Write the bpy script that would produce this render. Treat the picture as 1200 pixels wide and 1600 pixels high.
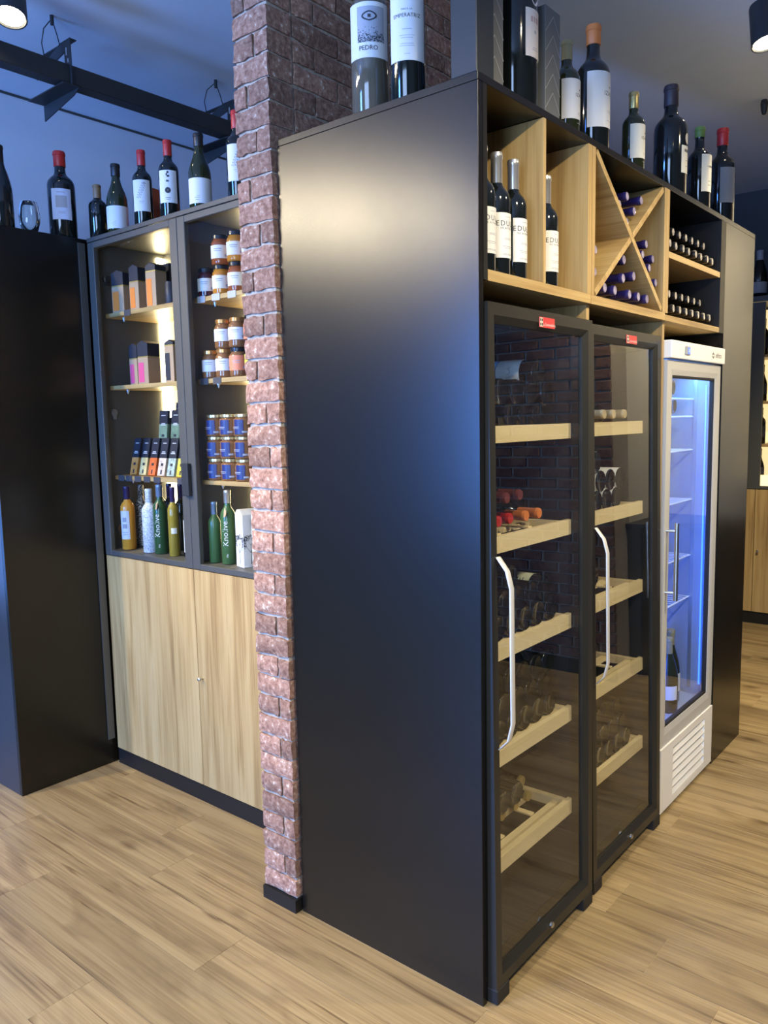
import bpy, bmesh, math, random
from mathutils import Vector, Matrix
random.seed(7)
PI = math.pi
for o in list(bpy.data.objects): bpy.data.objects.remove(o)
S = bpy.context.scene
COL = S.collection

# ------------------------------------------------------------------ camera
FPX = 1240.3
CAM = (1.087, -1.6915, 1.5989)
yaw, pitch, roll = -0.6928, 0.1158, -0.0201
def cam_axes():
    f = Vector((math.sin(yaw)*math.cos(pitch), math.cos(yaw)*math.cos(pitch), -math.sin(pitch)))
    r = Vector((math.cos(yaw), -math.sin(yaw), 0)); u = r.cross(f)
    return r*math.cos(roll)+u*math.sin(roll), u*math.cos(roll)-r*math.sin(roll), f
CR, CU, CF = cam_axes()
cd = bpy.data.cameras.new('camera'); cam = bpy.data.objects.new('camera', cd); COL.objects.link(cam)
cd.sensor_fit = 'AUTO'; cd.sensor_width = 36; cd.lens = FPX/1600*36; cd.clip_start = .02; cd.clip_end = 60
m3 = Matrix((CR, CU, -CF)).transposed()
cam.matrix_world = Matrix.Translation(CAM) @ m3.to_4x4()
S.camera = cam
def in_view(p, pad=0.0):
    d = Vector(p)-Vector(CAM); z = d.dot(CF)
    if z < .05: return False
    return abs(d.dot(CR)/z*FPX) < 600+pad and abs(d.dot(CU)/z*FPX) < 800+pad

# ------------------------------------------------------------------ world, daylight, exposure
S.view_settings.view_transform = 'Standard'; S.view_settings.look = 'None'
S.view_settings.exposure = 0.0; S.view_settings.gamma = 1; S.view_settings.use_curve_mapping = False
W = bpy.data.worlds.new('daylight_outside'); S.world = W; W.use_nodes = True
W.node_tree.nodes['Background'].inputs[0].default_value = (.25, .45, 1, 1)
W.node_tree.nodes['Background'].inputs[1].default_value = 1.0
def light(name, kind, loc, energy, color, parent=None, **kw):
    d = bpy.data.lights.new(name, kind); d.energy = energy; d.color = color
    for k, v in kw.items():
        if k not in ('aim',): setattr(d, k, v)
    o = bpy.data.objects.new(name, d); COL.objects.link(o); o.location = loc
    if 'aim' in kw:
        o.rotation_euler = (Vector(kw['aim'])-Vector(loc)).to_track_quat('-Z', 'Y').to_euler()
    if parent: o.parent = parent
    return o
DAY = (.10, .31, 1.0); SOFT_DAY = (.40, .60, 1.0)
light('shop_window_daylight', 'AREA', (-2.25, -5.12, 1.72), 440, DAY, shape='RECTANGLE', size=.92, size_y=2.0, aim=(-2.25, 0, 1.72))
light('shop_door_daylight', 'AREA', (-5.12, -1.2, 1.3), 40, DAY, shape='RECTANGLE', size=1.5, size_y=2.0, aim=(0, -1.2, 1.3))

light('shop_front_daylight', 'AREA', (1.2, -5.12, 1.65), 250, SOFT_DAY, shape='RECTANGLE', size=2.4, size_y=2.3, aim=(1.2, 0, 1.65))

# ------------------------------------------------------------------ mesh helpers
class MB:
    def __init__(s): s.v = []; s.f = []
    def add(s, vs, fs):
        n = len(s.v); s.v += [tuple(p) for p in vs]; s.f += [tuple(i+n for i in f) for f in fs]; return s
    def box(s, x0, x1, y0, y1, z0, z1):
        return s.add([(x0,y0,z0),(x1,y0,z0),(x1,y1,z0),(x0,y1,z0),(x0,y0,z1),(x1,y0,z1),(x1,y1,z1),(x0,y1,z1)],
                     [(0,3,2,1),(4,5,6,7),(0,1,5,4),(1,2,6,5),(2,3,7,6),(3,0,4,7)])
    def prism(s, pts, plane, a, b):
        n = len(pts)
        def P(p, t):
            return {'xy': (p[0],p[1],t), 'xz': (p[0],t,p[1]), 'yz': (t,p[0],p[1])}[plane]
        vs = [P(p,a) for p in pts]+[P(p,b) for p in pts]
        return s.add(vs, [tuple(range(n))[::-1], tuple(range(n,2*n))]+[(i,(i+1)%n,n+(i+1)%n,n+i) for i in range(n)])
    def lathe(s, prof, seg=24, cx=0, cy=0, cz=0, ripple=()):
        n = len(prof); vs = []; fs = []
        for i, (r, z) in enumerate(prof):
            for k in range(seg):
                a = 2*PI*k/seg; dz = .0016*(k % 2) if i in ripple else 0
                vs.append((cx+r*math.cos(a), cy+r*math.sin(a), cz+z+dz))
        for i in range(n-1):
            for k in range(seg):
                k2 = (k+1) % seg
                fs.append((i*seg+k, i*seg+k2, (i+1)*seg+k2, (i+1)*seg+k))
        fs.append(tuple(range(seg))[::-1]); fs.append(tuple((n-1)*seg+k for k in range(seg)))
        return s.add(vs, fs)
    def tube(s, path, r, seg=8):
        pts = [Vector(p) for p in path]; vs = []; fs = []
        for i, p in enumerate(pts):
            d = (pts[min(i+1,len(pts)-1)]-pts[max(i-1,0)]).normalized()
            a = d.orthogonal().normalized() if i == 0 else (a-d*a.dot(d)).normalized()
            b = d.cross(a)
            for k in range(seg):
                t = 2*PI*k/seg; vs.append(p+a*math.cos(t)*r+b*math.sin(t)*r)
        for i in range(len(pts)-1):
            for k in range(seg):
                k2 = (k+1)%seg; fs.append((i*seg+k, i*seg+k2, (i+1)*seg+k2, (i+1)*seg+k))
        fs.append(tuple(range(seg))[::-1]); fs.append(tuple((len(pts)-1)*seg+k for k in range(seg)))
        return s.add(vs, fs)
    def patch(s, r, a0, a1, z0, z1, t=.0008, seg=14):
        vs = []; fs = []; n = seg+1
        for rr in (r, r+t):
            for z in (z0, z1):
                for k in range(n):
                    a = a0+(a1-a0)*k/seg; vs.append((rr*math.cos(a), rr*math.sin(a), z))
        for k in range(seg):
            fs += [(2*n+k,2*n+k+1,3*n+k+1,3*n+k), (k,n+k,n+k+1,k+1), (n+k,3*n+k,3*n+k+1,n+k+1), (k,k+1,2*n+k+1,2*n+k)]
        fs += [(0,2*n,3*n,n), (seg,n+seg,3*n+seg,2*n+seg)]
        return s.add(vs, fs)
    def mesh(s, name, bevel=0, smooth=None, seg=1):
        me = bpy.data.meshes.new(name); me.from_pydata(s.v, [], s.f)
        bm = bmesh.new(); bm.from_mesh(me)
        bmesh.ops.recalc_face_normals(bm, faces=bm.faces)
        if bevel:
            es = [e for e in bm.edges if len(e.link_faces) == 2 and e.calc_face_angle(0) > .5]
            bmesh.ops.bevel(bm, geom=es, offset=bevel, segments=seg, affect='EDGES', profile=.6, clamp_overlap=True)
        bm.to_mesh(me); bm.free()
        if smooth:
            for p in me.polygons: p.use_smooth = True
            me.set_sharp_from_angle(angle=math.radians(smooth))
        return me
def BX(x0,x1,y0,y1,z0,z1): return MB().box(x0,x1,y0,y1,z0,z1)

def ob(name, me, mat, parent=None, loc=None, rot=None):
    if isinstance(me, MB): me = me.mesh(name)
    if mat and not len(me.materials): me.materials.append(mat)
    o = bpy.data.objects.new(name, me); COL.objects.link(o)
    if parent: o.parent = parent
    if loc: o.location = loc
    if rot: o.rotation_euler = rot
    return o
def tag(o, label, cat, group=None):
    o['label'] = label; o['category'] = cat
    if group: o['group'] = group
    return o
def thing(name, label, cat, loc=(0,0,0), rot=(0,0,0), group=None):
    o = bpy.data.objects.new(name, None); COL.objects.link(o); o.empty_display_size = .05
    o.location = loc; o.rotation_euler = rot
    return tag(o, label, cat, group)
def struct(name, me, mat, label=None):
    o = ob(name, me, mat); o['kind'] = 'structure'
    if label: o['label'] = label
    return o

# ------------------------------------------------------------------ materials
MATS = {}
def mat(name, col, rough=.5, metal=0, coat=0, emit=None, es=0, trans=0, ior=1.45, bump=0, bscale=200, spec=.5, alpha=1):
    if name in MATS: return MATS[name]
    m = bpy.data.materials.new(name); m.use_nodes = True; nt = m.node_tree
    b = nt.nodes['Principled BSDF']
    b.inputs['Base Color'].default_value = (*col, 1); b.inputs['Roughness'].default_value = rough
    b.inputs['Metallic'].default_value = metal; b.inputs['Coat Weight'].default_value = coat
    b.inputs['IOR'].default_value = ior; b.inputs['Transmission Weight'].default_value = trans
    b.inputs['Specular IOR Level'].default_value = spec
    if emit: b.inputs['Emission Color'].default_value = (*emit, 1); b.inputs['Emission Strength'].default_value = es
    if bump:
        t = nt.nodes.new('ShaderNodeTexCoord'); n = nt.nodes.new('ShaderNodeTexNoise'); n.inputs['Scale'].default_value = bscale
        bp = nt.nodes.new('ShaderNodeBump'); bp.inputs['Strength'].default_value = bump; bp.inputs['Distance'].default_value = .002
        nt.links.new(t.outputs['Object'], n.inputs['Vector']); nt.links.new(n.outputs['Fac'], bp.inputs['Height'])
        nt.links.new(bp.outputs['Normal'], b.inputs['Normal'])
    MATS[name] = m; return m
def N(nt, t, **kw):
    n = nt.nodes.new(t)
    for k, v in kw.items(): setattr(n, k, v)
    return n
def ramp(nt, stops):
    r = nt.nodes.new('ShaderNodeValToRGB'); e = r.color_ramp.elements
    while len(e) < len(stops): e.new(.5)
    for el, (p, c) in zip(e, stops): el.position = p; el.color = (*c, 1)
    return r
def wood(name, grain, stops, scale=1.0, rough=.45, rnd=True, var=.25, knots=False, fine=.34):
    """grain: axis index along which the fibres run"""
    m = bpy.data.materials.new(name); m.use_nodes = True; nt = m.node_tree; L = nt.links.new
    b = nt.nodes['Principled BSDF']; tc = N(nt, 'ShaderNodeTexCoord'); oi = N(nt, 'ShaderNodeObjectInfo')
    off = N(nt, 'ShaderNodeVectorMath', operation='SCALE'); off.inputs[0].default_value = (17, 31, 23)
    L(oi.outputs['Random'], off.inputs['Scale'])
    add = N(nt, 'ShaderNodeVectorMath', operation='ADD'); L(tc.outputs['Object'], add.inputs[0])
    if rnd: L(off.outputs[0], add.inputs[1])
    mp = N(nt, 'ShaderNodeMapping'); sc = [9*scale]*3; sc[grain] = .55*scale; mp.inputs['Scale'].default_value = sc
    L(add.outputs[0], mp.inputs['Vector'])
    n1 = N(nt, 'ShaderNodeTexNoise'); n1.inputs['Scale'].default_value = 2.2; n1.inputs['Detail'].default_value = 6; n1.inputs['Distortion'].default_value = .55
    L(mp.outputs[0], n1.inputs['Vector'])
    mp2 = N(nt, 'ShaderNodeMapping'); sc = [95*scale]*3; sc[grain] = 1.6*scale; mp2.inputs['Scale'].default_value = sc
    L(add.outputs[0], mp2.inputs['Vector'])
    n2 = N(nt, 'ShaderNodeTexNoise'); n2.inputs['Scale'].default_value = 1.6; n2.inputs['Detail'].default_value = 3; n2.inputs['Distortion'].default_value = .3
    L(mp2.outputs[0], n2.inputs['Vector'])
    mx = N(nt, 'ShaderNodeMath', operation='MULTIPLY_ADD'); mx.inputs[1].default_value = fine; L(n2.outputs['Fac'], mx.inputs[0])
    sb = N(nt, 'ShaderNodeMath', operation='MULTIPLY'); sb.inputs[1].default_value = 1.02-fine; L(n1.outputs['Fac'], sb.inputs[0]); L(sb.outputs[0], mx.inputs[2])
    r = ramp(nt, stops); L(mx.outputs[0], r.inputs[0])
    col = r.outputs[0]
    if knots:
        mk = N(nt, 'ShaderNodeMapping'); sc = [4.2]*3; sc[grain] = 1.35; mk.inputs['Scale'].default_value = sc; L(add.outputs[0], mk.inputs['Vector'])
        nk = N(nt, 'ShaderNodeTexNoise'); nk.inputs['Scale'].default_value = 1.6; nk.inputs['Detail'].default_value = 5; nk.inputs['Distortion'].default_value = .9; L(mk.outputs[0], nk.inputs['Vector'])
        rk = ramp(nt, [(.53, (0,0,0)), (.72, (1,1,1))]); L(nk.outputs['Fac'], rk.inputs[0])
        mk2 = N(nt, 'ShaderNodeMix', data_type='RGBA', blend_type='MULTIPLY'); L(rk.outputs[0], mk2.inputs['Factor'])
        L(col, mk2.inputs['A']); mk2.inputs['B'].default_value = (.66, .63, .62, 1); col = mk2.outputs['Result']
    if knots:
        # long thin checks in the grain
        mc = N(nt, 'ShaderNodeMapping'); sc = [42]*3; sc[grain] = 1.5; mc.inputs['Scale'].default_value = sc; L(add.outputs[0], mc.inputs['Vector'])
        nc = N(nt, 'ShaderNodeTexNoise'); nc.inputs['Scale'].default_value = 1.2; nc.inputs['Detail'].default_value = 4; nc.inputs['Distortion'].default_value = .5; L(mc.outputs[0], nc.inputs['Vector'])
        rc = ramp(nt, [(.62, (0,0,0)), (.70, (1,1,1))]); L(nc.outputs['Fac'], rc.inputs[0])
        mc2 = N(nt, 'ShaderNodeMix', data_type='RGBA', blend_type='MULTIPLY'); L(rc.outputs[0], mc2.inputs['Factor'])
        L(col, mc2.inputs['A']); mc2.inputs['B'].default_value = (.50, .44, .40, 1); col = mc2.outputs['Result']
        # small knots
        vo = N(nt, 'ShaderNodeTexVoronoi'); mv = N(nt, 'ShaderNodeMapping'); sc = [5.0]*3; sc[grain] = 2.2; mv.inputs['Scale'].default_value = sc
        wv = N(nt, 'ShaderNodeVectorMath', operation='MULTIPLY_ADD'); wv.inputs[1].default_value = (.10,.10,.10); L(n1.outputs['Color'], wv.inputs[0]); L(add.outputs[0], wv.inputs[2])
        L(wv.outputs[0], mv.inputs['Vector']); L(mv.outputs[0], vo.inputs['Vector']); vo.inputs['Scale'].default_value = 1.0
        rv = ramp(nt, [(.04, (1,1,1)), (.16, (0,0,0))]); L(vo.outputs['Distance'], rv.inputs[0])
        mv2 = N(nt, 'ShaderNodeMix', data_type='RGBA', blend_type='MULTIPLY'); L(rv.outputs[0], mv2.inputs['Factor'])
        L(col, mv2.inputs['A']); mv2.inputs['B'].default_value = (.42, .36, .33, 1); col = mv2.outputs['Result']
    hs = N(nt, 'ShaderNodeHueSaturation'); L(col, hs.inputs['Color'])
    mr = N(nt, 'ShaderNodeMapRange'); mr.inputs['To Min'].default_value = 1-var; mr.inputs['To Max'].default_value = 1+var*.6
    L(oi.outputs['Random'], mr.inputs['Value'])
    if rnd: L(mr.outputs[0], hs.inputs['Value'])
    L(hs.outputs[0], b.inputs['Base Color']); b.inputs['Roughness'].default_value = rough
    bp = N(nt, 'ShaderNodeBump'); bp.inputs['Strength'].default_value = .12; bp.inputs['Distance'].default_value = .001
    L(mx.outputs[0], bp.inputs['Height']); L(bp.outputs[0], b.inputs['Normal'])
    MATS[name] = m; return m
def noisy(name, stops, scale, rough=.8, bump=.4, detail=6, rnd=0, bdist=.004, stretch=(1,1,1)):
    m = bpy.data.materials.new(name); m.use_nodes = True; nt = m.node_tree; L = nt.links.new
    b = nt.nodes['Principled BSDF']; tc = N(nt, 'ShaderNodeTexCoord'); oi = N(nt, 'ShaderNodeObjectInfo')
    off = N(nt, 'ShaderNodeVectorMath', operation='SCALE'); off.inputs[0].default_value = (17, 31, 23); L(oi.outputs['Random'], off.inputs['Scale'])
    add = N(nt, 'ShaderNodeVectorMath', operation='ADD'); L(tc.outputs['Object'], add.inputs[0]); L(off.outputs[0], add.inputs[1])
    mp = N(nt, 'ShaderNodeMapping'); mp.inputs['Scale'].default_value = stretch; L(add.outputs[0], mp.inputs[0])
    n1 = N(nt, 'ShaderNodeTexNoise'); n1.inputs['Scale'].default_value = scale; n1.inputs['Detail'].default_value = detail; n1.inputs['Roughness'].default_value = .65
    L(mp.outputs[0], n1.inputs['Vector'])
    r = ramp(nt, stops); L(n1.outputs['Fac'], r.inputs[0])
    hs = N(nt, 'ShaderNodeHueSaturation'); L(r.outputs[0], hs.inputs['Color'])
    if rnd:
        mr = N(nt, 'ShaderNodeMapRange'); mr.inputs['To Min'].default_value = 1-rnd; mr.inputs['To Max'].default_value = 1+rnd; L(oi.outputs['Random'], mr.inputs['Value']); L(mr.outputs[0], hs.inputs['Value'])
    L(hs.outputs[0], b.inputs['Base Color']); b.inputs['Roughness'].default_value = rough
    bp = N(nt, 'ShaderNodeBump'); bp.inputs['Strength'].default_value = bump; bp.inputs['Distance'].default_value = bdist
    L(n1.outputs['Fac'], bp.inputs['Height']); L(bp.outputs[0], b.inputs['Normal'])
    MATS[name] = m; return m
def pane(name, tint, ior=1.5, rough=0.0):
    m = bpy.data.materials.new(name); m.use_nodes = True; nt = m.node_tree; L = nt.links.new
    nt.nodes.remove(nt.nodes['Principled BSDF']); out = nt.nodes['Material Output']
    tr = N(nt, 'ShaderNodeBsdfTransparent'); tr.inputs[0].default_value = (*tint, 1)
    gl = N(nt, 'ShaderNodeBsdfGlossy'); gl.inputs['Roughness'].default_value = rough; gl.inputs[0].default_value = (1,1,1,1)
    fr = N(nt, 'ShaderNodeFresnel'); fr.inputs[0].default_value = ior
    gm = N(nt, 'ShaderNodeNewGeometry'); iv = N(nt, 'ShaderNodeMath', operation='SUBTRACT'); iv.inputs[0].default_value = 1; L(gm.outputs['Backfacing'], iv.inputs[1])
    ml = N(nt, 'ShaderNodeMath', operation='MULTIPLY'); L(fr.outputs[0], ml.inputs[0]); L(iv.outputs[0], ml.inputs[1])
    mx = N(nt, 'ShaderNodeMixShader'); L(ml.outputs[0], mx.inputs[0]); L(tr.outputs[0], mx.inputs[1]); L(gl.outputs[0], mx.inputs[2]); L(mx.outputs[0], out.inputs[0])
    MATS[name] = m; return m

OAK = [(.30,(.20,.115,.040)), (.42,(.335,.212,.078)), (.51,(.415,.278,.108)), (.60,(.47,.33,.14)), (.72,(.36,.236,.092))]
m_oak_z = wood('oak_vertical_grain', 2, OAK, 1.0, .42, var=.08)
m_oak_y = wood('oak_along_shelf', 1, OAK, 1.0, .42, var=.08)
m_oak_x = wood('oak_across_depth', 0, OAK, 1.0, .42, var=.08)
PINE = [(.30,(.62,.47,.22)), (.5,(.74,.59,.32)), (.7,(.78,.64,.38))]
m_pine = wood('pale_beech', 1, PINE, .8, .5, var=.06)
m_floor = wood('vinyl_plank_oak', 0, [(.24,(.085,.054,.026)), (.37,(.165,.110,.051)), (.48,(.245,.171,.079)), (.60,(.320,.232,.110)), (.72,(.255,.181,.088)), (.84,(.19,.134,.070))], .8, .40, var=.17, knots=True, fine=.40)
m_black = mat('black_laminate', (.0062,.0054,.0038), .265, bump=.03, bscale=900)
m_black2 = mat('black_matt_board', (.0075,.0068,.0055), .5)
m_charcoal = mat('charcoal_frame', (.060,.060,.054), .42)
m_inner = mat('cabinet_inner_grey', (.075,.075,.068), .55)
m_fr = mat('fridge_black_frame', (.017,.016,.0125), .38)
m_frin = mat('fridge_inner_dark', (.02,.022,.026), .5)
m_rub = mat('rubber_black', (.012,.011,.010), .6)
m_mortar = noisy('mortar', [(.3,(.28,.24,.19)), (.7,(.48,.43,.35))], 90, .95, .5)
m_brick = noisy('red_brick', [(.28,(.085,.044,.030)), (.40,(.20,.102,.066)), (.52,(.29,.160,.108)), (.61,(.36,.232,.165)), (.66,(.56,.46,.36)), (.76,(.70,.62,.51))], 62, .9, .9, 9, rnd=.30, bdist=.006)
m_brickd = noisy('dark_brick', [(.30,(.05,.03,.028)), (.5,(.12,.065,.055)), (.72,(.20,.13,.115))], 40, .9, .7, 8, rnd=.25)
m_ceil = noisy('painted_ceiling', [(.3,(.60,.67,.76)), (.7,(.64,.71,.80))], 3, .85, .05)
m_wallp = noisy('painted_wall', [(.3,(.15,.14,.125)), (.7,(.17,.16,.145))], 3, .85, .05)
m_wallb = mat('dark_painted_wall', (.06,.06,.058), .8)
m_plaster = mat('pale_plaster', (.50,.47,.40), .8)
m_steel = mat('brushed_steel', (.55,.54,.52), .28, 1)
m_alu = mat('satin_aluminium', (.62,.61,.58), .38, .85)
m_whitep = mat('white_enamel', (.78,.77,.73), .35)
m_greyfr = mat('silver_door_frame', (.46,.455,.43), .4, 0)
m_blk_metal = mat('black_steel', (.02,.022,.024), .5)
m_gdark = mat('dark_bottle_glass', (.006,.008,.007), .10, coat=.3, spec=.6)
m_ggreen = mat('olive_bottle_glass', (.018,.022,.006), .06, coat=.3, spec=.6)
m_clear = mat('clear_glass', (.93,.97,.95), .0, trans=1, ior=1.45)
m_paper = mat('white_label_paper', (.66,.65,.62), .6)
m_cream = mat('cream_label_paper', (.72,.68,.55), .6)
m_ink = mat('black_ink', (.03,.03,.035), .6)
m_grey = mat('grey_ink', (.33,.33,.35), .6)
m_lgrey = mat('pale_grey_ink', (.34,.35,.38), .6)
m_red = mat('red_capsule', (.42,.022,.02), .38)
m_maroon = mat('maroon_capsule', (.14,.035,.03), .4)
m_orcap = mat('orange_capsule', (.66,.20,.05), .4)
m_silver = mat('silver_capsule', (.62,.60,.56), .3, .8)
m_gold = mat('gold_capsule', (.55,.42,.16), .32, .7)
m_olivecap = mat('olive_capsule', (.30,.26,.13), .45)
m_green = mat('green_capsule', (.16,.24,.05), .45)
m_purple = mat('violet_capsule', (.020,.016,.105), .3)
m_blackcap = mat('black_capsule', (.012,.012,.013), .4)
m_creamcap = mat('cream_gold_capsule', (.72,.58,.36), .35, .3)
m_led = mat('warm_led', (1,.9,.6), .5, emit=(1,.80,.42), es=40)
m_ledb = mat('blue_led', (.6,.8,1), .5, emit=(.03,.16,1.0), es=34)
m_lens = mat('lamp_lens', (1,.95,.8), .5, emit=(1,.88,.62), es=22)
p_fridge = pane('fridge_door_glass', (.92,.93,.93), 1.75)
p_cab = pane('cabinet_door_glass', (.95,.96,.96), 1.3)
p_white = pane('cooler_door_glass', (.90,.94,1.0), 1.4)
p_win = pane('shop_window_glass', (.95,.97,1), 1.45)

# ------------------------------------------------------------------ text
def text_tris(s, size, align='CENTER', spacing=1.0):
    cu = bpy.data.curves.new('t', 'FONT'); cu.body = s; cu.size = size; cu.align_x = align; cu.resolution_u = 2; cu.space_character = spacing
    o = bpy.data.objects.new('t', cu); COL.objects.link(o)
    dg = bpy.context.evaluated_depsgraph_get(); dg.update()
    me = bpy.data.meshes.new_from_object(o.evaluated_get(dg))
    vs = [v.co.copy() for v in me.vertices]; fs = [tuple(p.vertices) for p in me.polygons]
    bpy.data.objects.remove(o); bpy.data.curves.remove(cu); bpy.data.meshes.remove(me)
    return vs, fs
def wrap_text(mb, s, size, r, a0, z0, align='CENTER', vertical=False, spacing=1.0):
    vs, fs = text_tris(s, size, align, spacing)
    out = []
    for p in vs:
        tx, ty = (p.x, p.y) if not vertical else (-p.y, p.x)
        a = a0+tx/r; out.append((r*math.cos(a), r*math.sin(a), z0+ty))
    mb.add(out, fs)
def flat_text(mb, s, size, origin, ex, ey, align='CENTER', spacing=1.0):
    vs, fs = text_tris(s, size, align, spacing); o = Vector(origin); ex = Vector(ex); ey = Vector(ey)
    mb.add([o+ex*p.x+ey*p.y for p in vs], fs)
def wrap_lines(mb, r, a0, rows):
    """thin printed lines: rows of (z, half-width in metres, thickness)"""
    for z, hw, t, *sh in rows:
        c = a0+(sh[0] if sh else 0)/r
        mb.patch(r, c-hw/r, c+hw/r, z, z+t, .0002, 5)

# ------------------------------------------------------------------ bottles
def prof(kind, h, r):
    if kind == 'bordeaux':
        p = [(.5,.022),(.80,.004),(.95,0),(1,.012),(1,.60),(.985,.63),(.93,.66),(.80,.69),(.62,.715),(.47,.74),(.41,.77),(.385,.82),(.375,.955),(.42,.960),(.42,.983),(.39,1.0),(.2,1.0)]
    elif kind == 'burgundy':
        p = [(.5,.022),(.80,.004),(.95,0),(1,.012),(1,.44),(.985,.49),(.92,.54),(.80,.60),(.64,.66),(.50,.72),(.41,.78),(.37,.83),(.36,.955),(.40,.960),(.40,.983),(.37,1.0),(.2,1.0)]
    elif kind == 'champagne':
        p = [(.5,.022),(.80,.004),(.95,0),(1,.012),(1,.42),(.97,.49),(.87,.57),(.70,.66),(.52,.74),(.42,.80),(.38,.86),(.37,.95),(.40,.96),(.40,.985),(.36,1.0),(.2,1.0)]
    elif kind == 'oil':
        p = [(.5,.01),(.9,.0),(1,.01),(1,.66),(.97,.69),(.80,.73),(.52,.77),(.42,.80),(.40,.86),(.40,.985),(.38,1.0),(.2,1.0)]
    elif kind == 'jar':
        p = [(.5,.02),(.86,.0),(.98,.03),(1,.08),(1,.68),(.96,.76),(.82,.82),(.78,.84),(.78,.86),(.3,.86)]
    return [(a*r, b*h) for a, b in p]
CACHE = {}
def bottle_meshes(key, kind, h, r, cap_len, seg=24, cap_r=None):
    if key not in CACHE:
        P = prof(kind, h, r); body = MB().lathe(P, seg, ripple=(1, 2)).mesh('bottle_glass', smooth=60)
        nr = (cap_r or (.435 if kind != 'oil' else .47))*r
        cap = MB().lathe([(nr*.6,h*(1-cap_len)),(nr*.97,h*(1-cap_len)),(nr,h*(1-cap_len)+.001),(nr*.99,h*.955),(nr*1.07,h*.960),(nr*1.07,h*.986),(nr*.98,h*1.004),(nr*.3,h*1.005)], 18).mesh('capsule', smooth=40)
        CACHE[key] = (body, cap)
    return CACHE[key]
def inst(name, me, m, parent):
    key = (me.name, m.name)
    if key not in CACHE:
        c = me if not len(me.materials) else me.copy()
        if not len(c.materials): c.materials.append(m)
        else: c.materials[0] = m
        CACHE[key] = c
    o = bpy.data.objects.new(name, CACHE[key]); COL.objects.link(o); o.parent = parent; return o
def label_mesh(key, r, a0, half, z0, z1):
    k = ('lab', key)
    if k not in CACHE: CACHE[k] = MB().patch(r+.0004, a0-half/r, a0+half/r, z0, z1).mesh('paper_label', smooth=30)
    return CACHE[k]
def print_mesh(key, fn):
    k = ('pr', key)
    if k not in CACHE:
        mb = MB(); fn(mb); me = bpy.data.meshes.new('printed_text'); me.from_pydata(mb.v, [], mb.f); CACHE[k] = me
    return CACHE[k]
def bottle(label, loc, kind='bordeaux', h=.30, r=.037, glass=m_gdark, cap=m_red, cap_len=.2, rot=(0,0,0), group=None,
           lab=None, prints=None, cat='wine bottle', name='wine_bottle', seg=24, key=None, extra_cap=None):
    """lab: (angle, half width, z0, z1, material);  prints: list of (key, fn, material)"""
    t = thing(name, label, cat, loc, rot, group)
    kk = (kind, round(h,3), round(r,4), cap_len, seg)
    b, c = bottle_meshes(kk, kind, h, r, cap_len, seg)
    inst('bottle_glass', b, glass, t)
    if cap: inst('capsule', c, cap, t)
    if lab:
        a, hw, z0, z1, lm = lab
        lo = inst('paper_label', label_mesh((kk, lab[:4]), r, a, hw, z0, z1), lm, t)
        for k, fn, pm in prints or []:
            inst('printed_text', print_mesh((kk, k, lab[:4]), fn), pm, lo)
    return t

# ================================================================== SETTING
X0, X1, Y0, Y1, ZC = -3.10, 4.2, -5.2, 5.09, 3.30
fl = struct('floor', BX(-5.2, X1, Y0, Y1, -.05, -.0012), mat('pale_joint', (.46,.35,.19), .8))
# planks: 0.2 m wide rows, 1.285 m long, joints where the photograph shows them
PL, PW = 1.285, .2
JO = {-4: -.947, -2: -.746, -1: -1.272, 0: -1.48, 1: .502, 2: .29, 3: .083, -3: -.30, 4: -.42, 5: .71}
plank = BX(-PL/2+.0004, PL/2-.0004, -PW/2+.0004, PW/2-.0004, -.0012, 0).mesh('floor_plank', bevel=.0004)
plank.materials.append(m_floor)
rest = MB()
for k in range(int(Y0/PW), int(Y1/PW)+1):
    j0 = JO.get(k, random.uniform(-.6, .6)); y = (k+.5)*PW
    n0 = int((-5.2-j0)/PL)-1
    for i in range(n0, n0+9):
        x = j0+(i+.5)*PL
        if x-PL/2 > X1 or x+PL/2 < -5.2: continue
        vis = any(in_view((x+a*PL/2, y+b*PW/2, 0), 30) for a in (-1,-.5,0,.5,1) for b in (-1,1))
        if vis:
            o = ob('plank', plank, None, fl, (x, y, 0))
        else: rest.box(x-PL/2+.0004, x+PL/2-.0004, y-PW/2+.0004, y+PW/2-.0004, -.0012, 0)
o = ob('plank_field', rest, m_floor, fl); o['kind'] = 'stuff'
struct('ceiling', BX(-5.2, X1, Y0, Y1, ZC, ZC+.08), m_ceil)
struct('wall_back', BX(X0, X1, Y1, Y1+.1, 0, ZC), m_wallb)
struct('wall_left', BX(X0-.1, X0, -.15, Y1, 0, ZC), m_ceil)
struct('wall_return', BX(-5.2, X0-.1, -.15, -.05, 0, ZC), m_wallp)

def wall_with_hole(name, axis, pos, a0, a1, h0, h1, z0, z1):
    mb = MB()
    def b(p, q, r, s):
        if axis == 'y': mb.box(p, q, pos-.1, pos, r, s)
        else: mb.box(pos-.1, pos, p, q, r, s)
    b(a0, h0, 0, ZC); b(h1, a1, 0, ZC); b(h0, h1, 0, z0); b(h0, h1, z1, ZC)
    return struct(name, mb, m_wallp)
wall_with_hole('wall_front', 'y', Y0, -5.2, -.8, -2.75, -1.75, .65, 2.75)
wall_with_hole('wall_front_right', 'y', Y0, -.8, X1, -.05, 2.45, .45, 2.85)
w3_ = struct('window_3', BX(-.05, 2.45, Y0-.06, Y0-.05, .45, 2.85), p_win)
wall_with_hole('wall_side', 'x', -5.2, Y0, -.15, -1.98, -.42, .25, 2.35)
struct('wall_right', BX(X1, X1+.1, Y0, Y1, 0, ZC), m_wallp)
w1 = struct('window_1', BX(-2.75, -1.75, Y0-.06, Y0-.05, .65, 2.75), p_win)
w2 = struct('window_2', BX(-5.26, -5.25, -1.98, -.42, .25, 2.35), p_win)
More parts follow.
